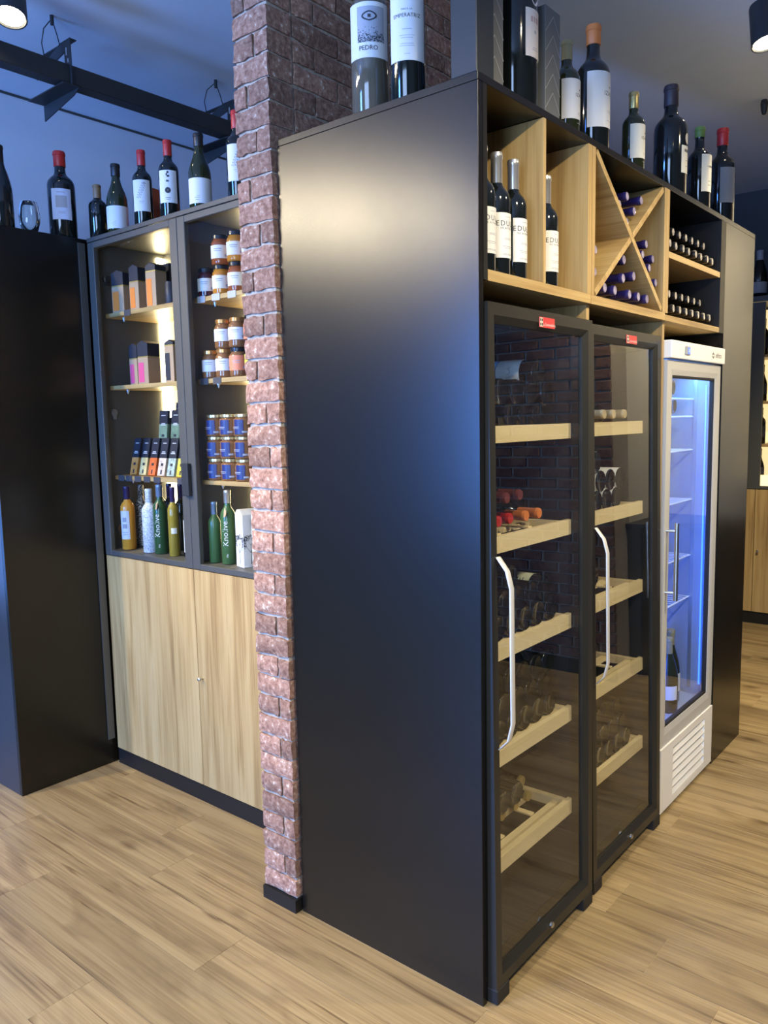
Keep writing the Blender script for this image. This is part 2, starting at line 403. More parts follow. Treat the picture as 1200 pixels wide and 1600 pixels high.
for w, bx in ((w3_, [(-.05,0,Y0-.08,Y0-.02,.45,2.85),(2.4,2.45,Y0-.08,Y0-.02,.45,2.85),(0,2.4,Y0-.08,Y0-.02,.45,.5),(0,2.4,Y0-.08,Y0-.02,2.8,2.85)]),
              (w1, [(-2.75,-2.71,Y0-.08,Y0-.02,.65,2.75),(-1.79,-1.75,Y0-.08,Y0-.02,.65,2.75),(-2.71,-1.79,Y0-.08,Y0-.02,.65,.69),(-2.71,-1.79,Y0-.08,Y0-.02,2.71,2.75)]),
              (w2, [(-5.28,-5.22,-1.98,-1.93,.25,2.35),(-5.28,-5.22,-.47,-.42,.25,2.35),(-5.28,-5.22,-1.93,-.47,.25,.3),(-5.28,-5.22,-1.93,-.47,2.3,2.35)])):
    for q in bx: ob('window_frame', BX(*q), m_charcoal, w)

# ------------------------------------------------------------------ brick wall end (front face and right face are clad)
CH, Z00 = .0672, .045
bw = struct('wall_brick', BX(-.851, -.712, -.010, 1.30, 0, ZC), m_mortar, 'narrow brick clad wall standing between the oak cabinet and the black unit')
def brick_mesh(w, d, h, seed):
    """rough slip: front is -Y, width X, height Z, centred"""
    rn = random.Random(seed); nx, nz = 4, 3; vs = []; fs = []
    for side, y in ((0, -d/2), (1, d/2)):
        for k in range(nz+1):
            for i in range(nx+1):
                x = -w/2+w*i/nx; z = -h/2+h*k/nz
                ex = i in (0, nx); ez = k in (0, nz)
                if side == 0:
                    yy = y+rn.uniform(-.003, .0025)+(.005 if ex or ez else 0)
                    if ez: z += (rn.uniform(-.005, .002) if k else rn.uniform(-.002, .005))
                    if ex: x += (rn.uniform(-.003, .001) if i else rn.uniform(-.001, .003))
                else: yy = y
                vs.append((x, yy, z))
    n = (nx+1)*(nz+1); q = lambda s, i, k: s*n+k*(nx+1)+i
    for k in range(nz):
        for i in range(nx): fs.append((q(0,i,k), q(0,i+1,k), q(0,i+1,k+1), q(0,i,k+1)))
    for i in range(nx): fs += [(q(0,i,0), q(1,i,0), q(1,i+1,0), q(0,i+1,0)), (q(0,i,nz), q(0,i+1,nz), q(1,i+1,nz), q(1,i,nz))]
    for k in range(nz): fs += [(q(0,0,k), q(0,0,k+1), q(1,0,k+1), q(1,0,k)), (q(0,nx,k), q(1,nx,k), q(1,nx,k+1), q(0,nx,k+1))]
    return MB().add(vs, fs).mesh('brick', smooth=38)
BRK = {}
def brick(w, d, h, loc, rz, m=m_brick, parent=bw):
    k = (round(w,3), round(d,3), random.randrange(6))
    if (k, m.name) not in BRK:
        BRK[(k, m.name)] = brick_mesh(w, d, h, hash(k) & 0xffff)
    o = ob('brick', BRK[(k, m.name)], m, parent, loc, (0,0,rz)); return o
BH = .0615
XL, XR = -.857, -.706
zc = Z00+CH/2; row = 0
while zc < ZC-.01:
    wf = XR-XL
    # front face
    if row % 2 == 0:
        brick(wf, .10, BH, ((XL+XR)/2, .028, zc), 0)
    else:
        f = .66 if zc < 1.5 else (.36 if (row//2) % 2 == 0 else .6)
        a = wf*f-.0035; b = wf*(1-f)-.0035
        brick(a, .05, BH, (XL+a/2, .003, zc), 0)
        if zc < 2.36: brick(b, .10, BH, (XR-b/2, .028, zc), 0)
        else: brick(b, .10, BH, (XR-b/2, .028, zc), 0)
    # right face, only above the black unit
    if zc > 2.30:
        y = .088 if row % 2 == 0 else .088
        L0 = .19 if row % 2 == 0 else .085
        while y < 1.28:
            L1 = min(L0, 1.29-y)
            if L1 > .03: brick(L1, .05, BH, (XR-.02, y+L1/2, zc), PI/2)
            y += L1+.007; L0 = .19
    zc += CH; row += 1
struct('baseboard_brick', BX(-.860, -.704, -.026, .05, 0, .044), m_black2)

# ------------------------------------------------------------------ black unit: side panel, end panel, top board
ob_ = ob('side_panel', BX(-.697, 0, 0, .020, 0, 2.40).mesh('side_panel', bevel=.001), m_black)
tag(ob_, 'tall smooth black side panel beside the brick wall end, glowing under spotlights', 'panel')
et = thing('end_panel', 'narrow tall black end panel to the right of the white cooler', 'panel', (0, 1.93, 0))
ob('front_board', BX(-.02, 0, 0, .433, 0, 2.40).mesh('front_board', bevel=.001), m_black, et)
ob('side_board', BX(-.69, -.02, .413, .433, 0, 2.40), m_black, et)
ob('inner_board', BX(-.69, -.02, 0, .02, 0, 2.40), m_black, et)
tb = ob('top_board', BX(-.697, 0, 0, 2.363, 2.4005, 2.42).mesh('top_board', bevel=.001), m_black)
tag(tb, 'long black top board capping the fridges and wine racks', 'board')
bk = ob('back_panel', BX(-.66, -.63, .021, 1.929, 0, 2.40), m_black2)
tag(bk, 'black back panel closing the unit behind the fridges and racks', 'panel')

# racks above the fridges : three modules
ZS0, ZS1 = 1.938, 1.965     # bottom shelf
DEP = -.42
r1 = thing('open_shelf_unit', 'oak open shelf compartment with one partition above the left wine fridge', 'shelf unit', (0, .022, ZS0))
ob('left_side', BX(DEP, 0, 0, .018, .0005, 2.40-ZS0), m_black2, r1)
ob('bottom_shelf', BX(DEP, 0, .019, .603, 0, ZS1-ZS0), m_oak_y, r1)
ob('partition', BX(DEP, 0, .302, .317, ZS1-ZS0+.0005, 2.399-ZS0), m_oak_z, r1)
ob('right_side', BX(DEP, 0, .579, .603, ZS1-ZS0+.0005, 2.3995-ZS0), m_oak_z, r1)
ob('back_board', BX(DEP-.012, DEP, .0, .603, 0, 2.399-ZS0), m_oak_z, r1)
r2 = thing('cross_rack', 'oak wine rack divided by two boards crossing in an X', 'wine rack', (0, .627, ZS0))
w2_ = .615
ob('bottom_shelf', BX(DEP, 0, 0, w2_, 0, ZS1-ZS0), m_oak_y, r2)
ob('left_side', BX(DEP, 0, 0, .024, ZS1-ZS0+.0005, 2.3995-ZS0), m_oak_z, r2)
ob('right_side', BX(DEP, 0, w2_-.024, w2_, ZS1-ZS0+.0005, 2.3995-ZS0), m_oak_z, r2)
ob('back_board', BX(DEP-.012, DEP, 0, w2_, 0, 2.399-ZS0), m_oak_z, r2)
ya, yb, za, zb = .025, w2_-.025, ZS1-ZS0+.001, 2.399-ZS0
th = .013
def diag(p, q, t, x0, x1):
    p = Vector(p); q = Vector(q); d = (q-p).normalized(); n = Vector((-d.y, d.x))*t/2
    return MB().prism([p+n, p-n, q-n, q+n], 'yz', x0, x1)
e1 = .008
ob('cross_board', diag((ya+e1, zb-e1), (yb-e1, za+e1), th*1.5, DEP, -.001), m_oak_x, r2)
yc, zc_ = (ya+yb)/2, (za+zb)/2
dd = Vector((yb-ya, zb-za)).normalized()*.012
ob('cross_board', diag((ya+e1, za+e1), (yc-dd.x, zc_-dd.y), th*1.5, DEP, -.0015), m_oak_x, r2)
ob('cross_board', diag((yc+dd.x, zc_+dd.y), (yb-e1, zb-e1), th*1.5, DEP, -.0015), m_oak_x, r2)
r3 = thing('bottle_shelf_unit', 'oak two level bottle shelf with dark back above the white cooler', 'shelf unit', (0, 1.243, ZS0))
w3 = .625
ob('left_side', BX(DEP, 0, 0, .026, ZS1-ZS0+.0005, 2.3995-ZS0), m_oak_z, r3)
ob('bottom_shelf', BX(DEP, 0, 0, w3, 0, ZS1-ZS0-.006), m_oak_y, r3)
ob('middle_shelf', BX(DEP, -.002, .0265, w3, 2.165-ZS0, 2.187-ZS0), m_oak_y, r3)
ob('right_side', BX(DEP, 0, w3+.0005, w3+.060, .0, 2.3995-ZS0), m_black2, r3)
ob('back_board', BX(DEP-.012, DEP, 0, w3, 0, 2.399-ZS0), m_inner, r3)
for k, (yy, wd) in enumerate(((.628,.02), (1.262,.02))):
    o = ob('fridge_divider', BX(-.62, -.016, yy, yy+wd, 0, ZS0-.001), m_oak_z)
    tag(o, ['oak divider board standing between the two black wine fridges', 'oak divider board standing between the right wine fridge and the white cooler'][k], 'board')

# ------------------------------------------------------------------ wine fridges
def ring(y0, y1, z0, z1, wy, wz0, wz1, xf, xb, chamfer=.012):
    """four mitred bars around an opening"""
    out = []
    A = [(y0,z0),(y1,z0),(y1,z1),(y0,z1)]
    B = [(y0+wy,z0+wz0),(y1-wy,z0+wz0),(y1-wy,z1-wz1),(y0+wy,z1-wz1)]
    M_ = [tuple(a[i]+(b[i]-a[i])*.62 for i in (0,1)) for a, b in zip(A, B)]
    for k in range(4):
        k2 = (k+1) % 4; mb = MB()
        a, a2, m_, m2, b, b2 = A[k], A[k2], M_[k], M_[k2], B[k], B[k2]
        vs = [(xf,*a),(xf,*a2),(xf,*m_),(xf,*m2),(xf-chamfer,*b),(xf-chamfer,*b2),(xb,*a),(xb,*a2),(xb,*b),(xb,*b2)]
        fs = [(0,1,3,2),(2,3,5,4),(4,5,9,8),(6,8,9,7),(0,6,7,1),(0,2,4,8,6),(1,7,9,5,3)]
        mb.add(vs, fs); out.append(mb)
    return out
def wine_fridge(lab, loc, tilt, Wd, ztop, shelf_z, badge_y):
    t = thing('wine_fridge', lab, 'wine fridge', loc, (0, tilt, 0))
    D, zb = .60, .045
    body = MB().box(-D, -.052, 0, .035, zb, ztop-.004).box(-D, -.052, Wd-.035, Wd, zb, ztop-.004)
    body.box(-D, -.052, .035, Wd-.035, ztop-.05, ztop-.004).box(-D, -.052, .035, Wd-.035, zb, zb+.05).box(-D, -D+.03, .035, Wd-.035, zb+.05, ztop-.05)
    ob('cabinet_body', body, m_frin, t)
    for n, mb in zip(('door_rail','door_stile','door_rail','door_stile'), ring(0, Wd, zb, ztop, .046, .050, .050, 0, -.05)):
        ob(n, mb, m_fr, t)
    ob('door_glass', BX(-.022, -.017, .044, Wd-.044, zb+.048, ztop-.048), p_fridge, t)
    # handle: flat strap bowed away from the door, with slanted ends
    pts = [(.0,.722),(.028,.752),(.040,.80),(.040,1.16),(.028,1.205),(.0,1.240)]
    hb = MB(); vs = []; fs = []
    for (x, z) in pts:
        for (dx, dy) in ((0,-.010),(0,.010),(-.005,.010),(-.005,-.010)): vs.append((x+.004+dx, .030+dy, z))
    for i in range(len(pts)-1):
        for k in range(4): fs.append((i*4+k, i*4+(k+1)%4, (i+1)*4+(k+1)%4, (i+1)*4+k))
    fs += [(3,2,1,0), tuple(len(vs)-4+k for k in range(4))]
    hb.add(vs, fs); ob('handle', hb.mesh('handle', bevel=.0015, smooth=50), mat('pale_handle_metal', (.70,.69,.66), .35, .35), t)['label'] = 'pale curved strap handle'
    # badge
    bz = ztop-.030
    bd = ob('brand_badge', BX(0, .0015, badge_y, badge_y+.088, bz-.014, bz+.014), mat('badge_red', (.55,.04,.04), .4), t)
    mb = MB(); flat_text(mb, 'La Sommelière', .0125, (.0019, badge_y+.055, bz-.009), (0,1,0), (0,0,1)); ob('badge_lettering', mb, m_paper, bd)
    mb = MB().box(.0016, .0020, badge_y+.002, badge_y+.020, bz-.012, bz+.012); ob('badge_emblem', mb, mat('badge_cream', (.62,.55,.45), .5), bd)
    mb = MB()
    for a in (0, 1):
        for b in (0, 1):
            cy, cz = badge_y+.0065+.009*a, bz-.006+.012*b
            mb.box(.0021, .0023, cy-.0028, cy+.0028, cz-.0035, cz+.0035)
    ob('emblem_pattern', mb, m_ink, bd)
    ob('lock', MB().lathe([(.0,0),(.009,0),(.009,.006),(.007,.008),(.0,.008)], 14).mesh('lock', smooth=40), m_steel, t, (0, Wd*.52, zb+.030), (0, PI/2, 0))
    for yy in (0, Wd-.065):
        ob('foot', BX(-.09, .002, yy, yy+.065, .0, .044).mesh('foot', bevel=.003), m_rub, t)
        ob('foot', BX(-D, -D+.06, yy, yy+.065, abs(tilt)*D+.001, .046).mesh('foot', bevel=.003), m_rub, t)
    ob('interior_lamp', BX(-.20, -.192, .06, Wd*.45, ztop-.060, ztop-.0505), mat('fridge_lamp', (.8,.9,1), .4, emit=(.30,.55,1), es=45), t)
    for z in shelf_z:
        sh = ob('shelf', BX(-.068, -.050, .037, Wd-.037, z-.046, z), m_pine, t)
        ob('shelf_rail', BX(-.50, -.069, .038, .06, z-.036, z-.006), m_pine, sh); ob('shelf_rail', BX(-.50, -.069, Wd-.06, Wd-.038, z-.036, z-.006), m_pine, sh)
        for x in (-.09, -.19, -.30, -.41, -.48): ob('shelf_slat', BX(x-.022, x, .061, Wd-.061, z-.030, z-.014), m_pine, sh)
        for yy in (Wd*.36, Wd*.66): ob('shelf_slat', BX(-.47, -.113, yy, yy+.022, z-.0135, z-.0085), m_pine, sh)
    return t
T1, T2 = .0105, .018
SH = [1.577, 1.278, .978, .674, .362]
f1 = wine_fridge('black wine fridge nearest the big black side panel', (.028, .026, 0), -T1, .595, 1.886, SH, .26)
f2 = wine_fridge('black wine fridge between the left wine fridge and the white cooler', (.015, .660, 0), -T2, .595, 1.884, SH, .28)

# ------------------------------------------------------------------ white upright cooler
wc = thing('upright_cooler', 'white upright drinks cooler glowing blue behind its glass door', 'cooler', (-.004, 1.290, 0))
Wc, Dc = .630, .60
bd = MB().box(-Dc, -.028, 0, .03, .02, 1.80).box(-Dc, -.028, Wc-.03, Wc, .02, 1.80).box(-Dc, -Dc+.03, .03, Wc-.03, .02, 1.80).box(-Dc, -.055, .03, Wc-.03, 1.76, 1.80).box(-Dc, -.03, .03, Wc-.03, .30, .335)
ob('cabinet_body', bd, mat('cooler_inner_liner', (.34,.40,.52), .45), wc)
hd = ob('header', BX(-Dc, .016, -.004, Wc+.004, 1.806, 1.872).mesh('header', bevel=.004, seg=2), m_whitep, wc)
dp = ob('thermostat', BX(.016, .021, .135, .185, 1.822, 1.856).mesh('thermostat', bevel=.004), mat('thermostat_grey', (.30,.31,.33), .4), hd)
ob('display', BX(.021, .0215, .155, .178, 1.826, 1.851), mat('display_blue', (.05,.1,.4), .4, emit=(.08,.16,1), es=1.6), hd)
mb = MB(); flat_text(mb, '-2', .014, (.0218, .167, 1.834), (0,1,0), (0,0,1)); ob('display_digits', mb, mat('display_white', (.8,.85,1), .4, emit=(.6,.7,1), es=1.5), hd)
mb = MB(); flat_text(mb, 'infrico', .032, (.0163, .545, 1.828), (0,1,0), (0,0,1), spacing=.95)
mb.lathe([(.0,0),(.0001,0)], 3, .0163, .46, 1.838)
ob('brand_lettering', mb, m_ink, hd)
mb = MB()
for k in range(6):
    a = k*PI/3+PI/6; cy, cz = .475+.009*math.cos(a), 1.836+.009*math.sin(a)
    mb.box(.0160, .0165, cy-.0032, cy+.0032, cz-.0032, cz+.0032)
ob('brand_mark', mb, m_ink, hd)
for n, mb in zip(('door_rail','door_stile','door_rail','door_stile'), ring(.0, Wc, .288, 1.800, .062, .068, .055, 0, -.026, .004)):
    ob(n, mb, m_greyfr, wc)
for n, mb in zip(('door_gasket',)*4, ring(.062, Wc-.062, .356, 1.745, .008, .010, .010, -.006, -.024, .002)):
    ob(n, mb, m_rub, wc)
ob('door_glass', BX(-.020, -.014, .064, Wc-.064, .358, 1.743), p_white, wc)
hh = ob('handle', MB().tube([(.038, .030, .885), (.038, .030, 1.185)], .0085, 12).mesh('handle', smooth=50), m_steel, wc)
for z in (.915, 1.155): ob('handle_post', MB().tube([(-.001, .022, z), (.038, .030, z)], .005, 8).mesh('post', smooth=50), m_steel, hh)
# louvred grille
G0, G1, g0, g1 = .0, Wc, .135, Wc-.105
gp = MB().box(-.012, .006, G0, g0, .018, .284).box(-.012, .006, g1, G1, .018, .284).box(-.012, .006, g0, g1, .252, .284).box(-.012, .006, g0, g1, .018, .044)
grl = ob('grille_panel', gp.mesh('grille_panel'), m_whitep, wc)
for k in range(6):
    z = .048+k*.0345
    ob('louvre', MB().prism([(.006,z),(.006,z+.004),(-.012,z+.030),(-.014,z+.030),(-.014,z+.026),(.003,z)], 'xz', g0, g1), m_whitep, grl)
ob('grille_backing', BX(-.05, -.04, .02, Wc-.02, .02, .284), m_black2, wc)
for yy in (.02, Wc-.06): ob('foot', BX(-.10, -.03, yy, yy+.04, 0, .02), m_rub, wc); 
for yy in (.02, Wc-.06): ob('foot', BX(-Dc+.02, -Dc+.08, yy, yy+.04, 0, .02), m_rub, wc)
# blue lit interior
ob('led_strip', BX(-.085, -.060, .032, .044, .38, 1.72), m_ledb, wc)
ob('led_strip', BX(-.11, -.07, .06, Wc-.06, 1.750, 1.758), mat('blue_white_led', (.7,.9,1), .4, emit=(.12,.50,1.0), es=30), wc)
ob('led_strip', BX(-.050, -.044, Wc-.036, Wc-.031, .38, 1.72), mat('blue_led_dim', (.3,.5,1), .4, emit=(.04,.16,1), es=3), wc)
ob('corner_rail', BX(-.10, -.085, Wc-.034, Wc-.03, .36, 1.75), m_alu, wc); ob('corner_rail', BX(-.50, -.485, Wc-.036, Wc-.03, .36, 1.75), m_alu, wc)
ob('corner_rail', BX(-.57, -.565, .40, .43, .36, 1.75), m_alu, wc)
for z in (1.66, 1.585, 1.44, 1.22, .97, .78):
    sh = MB().tube([(-.10, .034, z), (-.10, Wc-.036, z)], .004, 6).tube([(-.52, .034, z), (-.52, Wc-.036, z)], .004, 6)
    for k in range(15):
        yy = .05+k*(Wc-.10)/14; sh.tube([(-.10, yy, z+.003), (-.52, yy, z+.003)], .0022, 5)
    ob('wire_shelf', sh.mesh('wire_shelf', smooth=60), mat('white_wire', (.75,.78,.82), .4), wc)

# ------------------------------------------------------------------ bottles in the racks
r_tip = (0, PI/2, 0)       # neck towards the room
r_base = (0, -PI/2, 0)     # base towards the room
m_vdisc = mat('pale_violet_foil', (.42,.38,.55), .3, .5)
GV = 'violet capped bottles in the cross rack'
def lie_front(label, y, z, xt, h=.30, r=.036, cap=m_purple, group=None, kind='bordeaux', glass=m_gdark, cap_len=.2, seg=18, disc=None, body_cap=None):
    t = bottle(label, (xt-h, y, z), kind, h, r, glass, cap if disc is None else body_cap, cap_len, r_tip, group, seg=seg)
    if disc:
        k = ('disc', h, r)
        if k not in CACHE: CACHE[k] = MB().lathe([(0,h*1.0052),(r*.36,h*1.0052),(r*.38,h*1.008),(r*.30,h*1.0105),(r*.27,h*1.0085),(0,h*1.0085)], 16).mesh('capsule_top', smooth=40)
        inst('capsule_top', CACHE[k], disc, t)
    return t
ORD = ['first','second','third','fourth','fifth','sixth','seventh','eighth']
KW = dict(group=GV, disc=m_vdisc, body_cap=m_purple)
for i, y in enumerate((.760,.838,.957,1.033,1.110)): lie_front('violet capped bottle, %s from left on the floor of the cross rack' % ORD[i], y, 2.002, -.018, **KW)
for i, (y, z, x) in enumerate(((.900,2.048,-.017), (.995,2.0668,-.020))): lie_front('violet capped bottle, %s of the second row in the bottom bay of the cross rack' % ('left','right')[i], y, z, x, **KW)
lie_front('violet capped bottle at the peak of the bottom bay of the cross rack', .935, 2.114, -.03, **KW)
for i, (y, z) in enumerate(((1.060,2.147), (1.122,2.110), (1.183,2.066))): lie_front('violet capped bottle lying against the sloping board, right bay, %s from top' % ORD[i], y, z, -.016, r=.0325, **KW)
for i, (y, z) in enumerate(((1.120,2.192), (1.183,2.150))): lie_front('violet capped bottle in the upper layer of the right bay, %s one' % ('left','right')[i], y, z, -.028, r=.0325, **KW)
for (y, z, n) in ((.9355,2.234,'lowest one'), (.9947,2.280,'second up the right slope'), (1.054,2.326,'highest on the right slope'), (.874,2.280,'lying on the left slope'), (.935,2.317,'highest in the middle')):
    lie_front('violet capped bottle in the top bay of the cross rack, '+n, y, z, -.022, r=.0325, **KW)
for (y, z, n) in ((.6850,2.042,'lower'), (.6880,2.109,'upper')): lie_front('violet capped bottle in the left bay of the cross rack, %s of two' % n, y, z, -.018, r=.0325, **KW)
GS = 'silver capped bottles on the two level shelf'
KS = dict(r=.0345, group=GS, disc=m_silver, body_cap=m_blackcap)
for k in range(8): lie_front('silver topped bottle, %s from left in the bottom row of the upper shelf' % ORD[k], 1.306+.0705*k, 2.187+.0355, -.012-.003*(k%2), **KS)
for k in range(6): lie_front('silver topped bottle, %s from left in the top row of the upper shelf' % ORD[k], 1.306+.0705*k+.106, 2.187+.0355+.0610, -.040, **KS)
for k in range(8): lie_front('silver topped bottle, %s from left in the bottom row above the cooler' % ORD[k], 1.306+.0705*k, 1.959+.0355, -.020, **KS)
for k in range(7): lie_front('silver topped bottle, %s from left in the second row above the cooler' % ORD[k], 1.306+.0705*k+.035, 1.959+.0355+.0610, -.050, **KS)

# EDULIS bottles in the open compartment
def edu_print(r, a, h):
    def fn(mb):
        wrap_text(mb, 'EDULIS', .019, r+.0016, a, h*.40, spacing=1.25)
        wrap_text(mb, 'DE ALTANZA', .0065, r+.0016, a, h*.375, spacing=1.3)
    def fn2(mb):
        wrap_lines(mb, r+.0012, a, [(h*.47,.008,.0014),(h*.30,.012,.0012),(h*.29,.014,.0012),(h*.235,.018,.0015),(h*.222,.014,.0012),(h*.175,.016,.0012),(h*.167,.018,.0012)])
    return fn, fn2
for i, (x, y) in enumerate([(-.048,.088),(-.052,.168),(-.050,.250),(-.135,.130),(-.055,.440),(-.100,.385),(-.150,.215)]):
    r, h, a = .036, .315, -.12
    fa, fb = edu_print(r, a, h)
    lb = ['first bottle by the black side panel', 'middle bottle of the front three', 'bottle next to the thin oak partition', 'hidden behind the first two', 'front bottle right of the oak partition', 'half hidden behind the oak partition', 'rear bottle'][i]
    bottle('white labelled EDULIS wine with silver capsule, '+lb, (x, y, ZS1), 'bordeaux', h, r, m_gdark, m_silver, .265, (0,0,0), 'EDULIS bottles in the open shelf',
           (a, .034, h*.145, h*.505, m_paper), [('edu', fa, m_ink), ('edu2', fb, m_lgrey)])

# ------------------------------------------------------------------ bottles in fridge 1
def tx(z, T, x): return x-T*z
G1_ = 'bottles in the left wine fridge'
def lie_base(label, y, z, T, x0, h=.30, r=.038, group=None, lab=None, glass=m_gdark, kind='bordeaux', prints=None):
    return bottle(label, (tx(z, T, x0), y, z), kind, h, r, glass, m_blackcap, .2, r_base, group, lab, prints, seg=28)
XB = -.058
LF, RF = 'left wine fridge', 'right wine fridge'
zt = SH[0]-.0125+.038
for i, y in enumerate((.28, .36, .44)): lie_base('dark bottle, %s from left, bottom row of the top shelf, %s' % (ORD[i], LF), y, zt, T1, XB, group=G1_)
for i, y in enumerate((.24, .32, .40, .505)): lie_base('dark bottle, %s from left, second row of the top shelf, %s' % (ORD[i], LF), y, zt+.0665, T1, XB-.006, group=G1_, r=.0378)
a_ = -1.75
lie_base('pale labelled bottle lying on top of the upper pile in the left wine fridge', .452, zt+.1262, T1, XB-.006, h=.32, r=.041, group=G1_, lab=(a_, .075, .045, .125, m_paper),
         prints=[('villa', lambda mb: wrap_text(mb, 'VILLA', .020, .0430, a_, .075, spacing=1.2), m_grey), ('vb', lambda mb: mb.patch(.0418, a_-1.8, a_+1.8, .127, .165, .0004, 14), mat('sky_blue_band', (.20,.42,.75), .5))])
zt = SH[1]-.012
for (y, z, c, d, n) in [(.255,.036,m_red,.0,'red capped bottle at the front left'), (.335,.036,m_red,.01,'red capped bottle next to the orange capped ones'), (.412,.036,m_orcap,.0,'left orange capped bottle'), (.492,.036,m_orcap,.0,'right orange capped bottle'),
                     (.215,.100,m_red,.01,'red capped bottle in the upper row'), (.300,.100,m_maroon,.0,'left maroon capped bottle'), (.375,.103,m_maroon,.0,'right maroon capped bottle')]:
    lie_front(n+' on the second shelf, '+LF, y, zt+z, tx(zt, T1, -.088-d), r=.036, cap=c, group=G1_, cap_len=.24)
zt = SH[2]-.0125
for i, y in enumerate((.20,.277,.354,.431,.512)): lie_base('dark bottle, %s from left, bottom row of the third shelf, %s' % (ORD[i], LF), y, zt+.038, T1, XB, group=G1_)
for i, y in enumerate((.24,.316,.392)): lie_base('dark bottle, %s from left, second row of the third shelf, %s' % (ORD[i], LF), y, zt+.1045, T1, XB-.004, group=G1_, r=.0378)
lie_base('green labelled bottle lying on the third shelf pile of the left wine fridge', .472, zt+.108, T1, XB-.004, h=.31, r=.0400, group=G1_, lab=(-1.0, .075, .035, .120, mat('sage_label', (.44,.47,.34), .6)),
         prints=[('sage', lambda mb: (wrap_lines(mb, .0412, -1.1, [(.055,.016,.003),(.064,.012,.003),(.074,.016,.003),(.085,.010,.003)])), m_ink)])
lie_base('dark bottle alone in the top row of the third shelf, left wine fridge', .278, zt+.171, T1, XB-.004, group=G1_, r=.0378)
zt = SH[3]-.0125
for rr in range(4):
    for k in range(5 if rr % 2 == 0 else (4 if rr == 1 else 3)):
        y = .195+.0772*k+(.0386 if rr % 2 else 0)
        lie_base('dark bottle, %s from left, %s row of the fourth shelf pile, %s' % (ORD[k], ('bottom','second','third','top')[rr], LF), y, zt+.038+rr*.0668, T1, XB-.004*rr, group=G1_, r=.0384)
lie_base('grey labelled bottle on top of the fourth shelf pile, left wine fridge', .272, zt+.038+4*.0668, T1, XB-.02, group=G1_, r=.0384, lab=(-1.0,.06,.03,.12,m_paper))
zt = SH[4]-.0125
for i, (y, z) in enumerate([(.225,.036),(.305,.036),(.385,.036),(.465,.036)]): lie_front('gold screw capped bottle, %s from left on the bottom shelf, %s' % (ORD[i], LF), y, zt+z, tx(zt, T1, -.118), cap=m_gold, cap_len=.045, group=G1_)
lie_front('gold screw capped bottle in the upper row on the bottom shelf, left wine fridge', .425, zt+.102, tx(zt, T1, -.118), cap=m_gold, cap_len=.045, group=G1_)
for i, y in enumerate((.265, .345)): lie_base('dark bottle in the upper row on the bottom shelf, left wine fridge, %s of two' % ('left','right')[i], y, zt+.102, T1, XB-.03, group=G1_, r=.036)

# ------------------------------------------------------------------ bottles in fridge 2
G2_ = 'bottles in the right wine fridge'
zt = SH[0]-.0125
for i, y in enumerate((.985, 1.065, 1.165)): lie_front('cream capped bottle, %s from left on the top shelf, %s' % (ORD[i], RF), y, zt+.038, tx(zt, T2, -.085), cap=m_creamcap, cap_len=.3, group=G2_)
lie_front('black capped bottle at the left of the top shelf, right wine fridge', .905, zt+.038, tx(zt, T2, -.12), cap=m_blackcap, cap_len=.3, group=G2_)
zt = SH[1]-.0125
pl = (-1.25, .100, .006, .095, m_paper)
for i, y in enumerate((.870,.950,1.030)): lie_base('white labelled bottle, %s from left, bottom row of the second shelf, %s' % (ORD[i], RF), y, zt+.038, T2, XB, group=G2_, lab=pl)
for i, y in enumerate((.910,.990,1.075)): lie_base('white labelled bottle, %s from left, middle row of the second shelf, %s' % (ORD[i], RF), y, zt+.105, T2, XB-.004, group=G2_, lab=pl)
lie_base('white labelled bottle on top of the second shelf pile, right wine fridge', .870, zt+.172, T2, XB-.004, group=G2_, lab=pl)
zt = SH[2]-.0125
for rr, n in enumerate((4, 3, 3)):
    for k in range(n): lie_base('dark bottle, %s from left, %s row of the third shelf, %s' % (ORD[k], ('bottom','second','third')[rr], RF), (.80,.839,.878)[rr]+.0775*k, zt+.038+.067*rr, T2, XB-.09-.005*rr, group=G2_)
zt = SH[3]-.0125
for i, y in enumerate((.80,.88)): lie_base('olive green bottle on the fourth shelf, right wine fridge, %s of the pair' % ('left','right')[i], y, zt+.038, T2, XB-.06, group=G2_, glass=m_ggreen, kind='burgundy')
lie_base('olive green bottle stacked on the pair on the fourth shelf, right wine fridge', .84, zt+.105, T2, XB-.06, group=G2_, glass=m_ggreen, kind='burgundy')
zt = SH[4]-.0125
for rr, n in enumerate((5, 4, 3)):
    for k in range(n): lie_base('dark bottle, %s from left, %s row of the lowest shelf, %s' % (ORD[k], ('bottom','second','third')[rr], RF), (.80,.839,.878)[rr]+.0775*k, zt+.038+.067*rr, T2, XB-.004*rr, group=G2_)
lie_base('white labelled bottle lying on top of the lowest pile, right wine fridge', .916, zt+.242, T2, XB-.02, h=.31, r=.040, group=G2_, lab=(-.9,.085,.055,.15,m_paper))

# ------------------------------------------------------------------ bottles in the white cooler
G3_ = 'bottles inside the white cooler'
for z, ys in ((1.668,(1.42,1.50,1.58,1.66)), (1.593,(1.38,1.455,1.53,1.605,1.68)), (1.448,(1.38,1.455,1.53,1.605)), (1.228,(1.38,1.46,1.54)), (.978,(1.38,1.46,1.54))):
    for i, y in enumerate(ys):
        lie_base('pale labelled bottle, %s from left on the %s wire shelf inside the cooler' % (ORD[i], {1.668:'topmost', 1.593:'second', 1.448:'third', 1.228:'fourth', .978:'fifth'}[z]),
                 y, z+.040, 0, -.115, r=.033, h=.29, group=G3_, lab=(-1.3, .08, .02, .17, m_paper))
bottle('champagne bottle with pale foil standing at the front of the white cooler floor', (-.090, 1.600, .335), 'champagne', .32, .044, m_ggreen, m_olivecap, .30, group=G3_, lab=(-1.0,.035,.06,.12,m_cream))
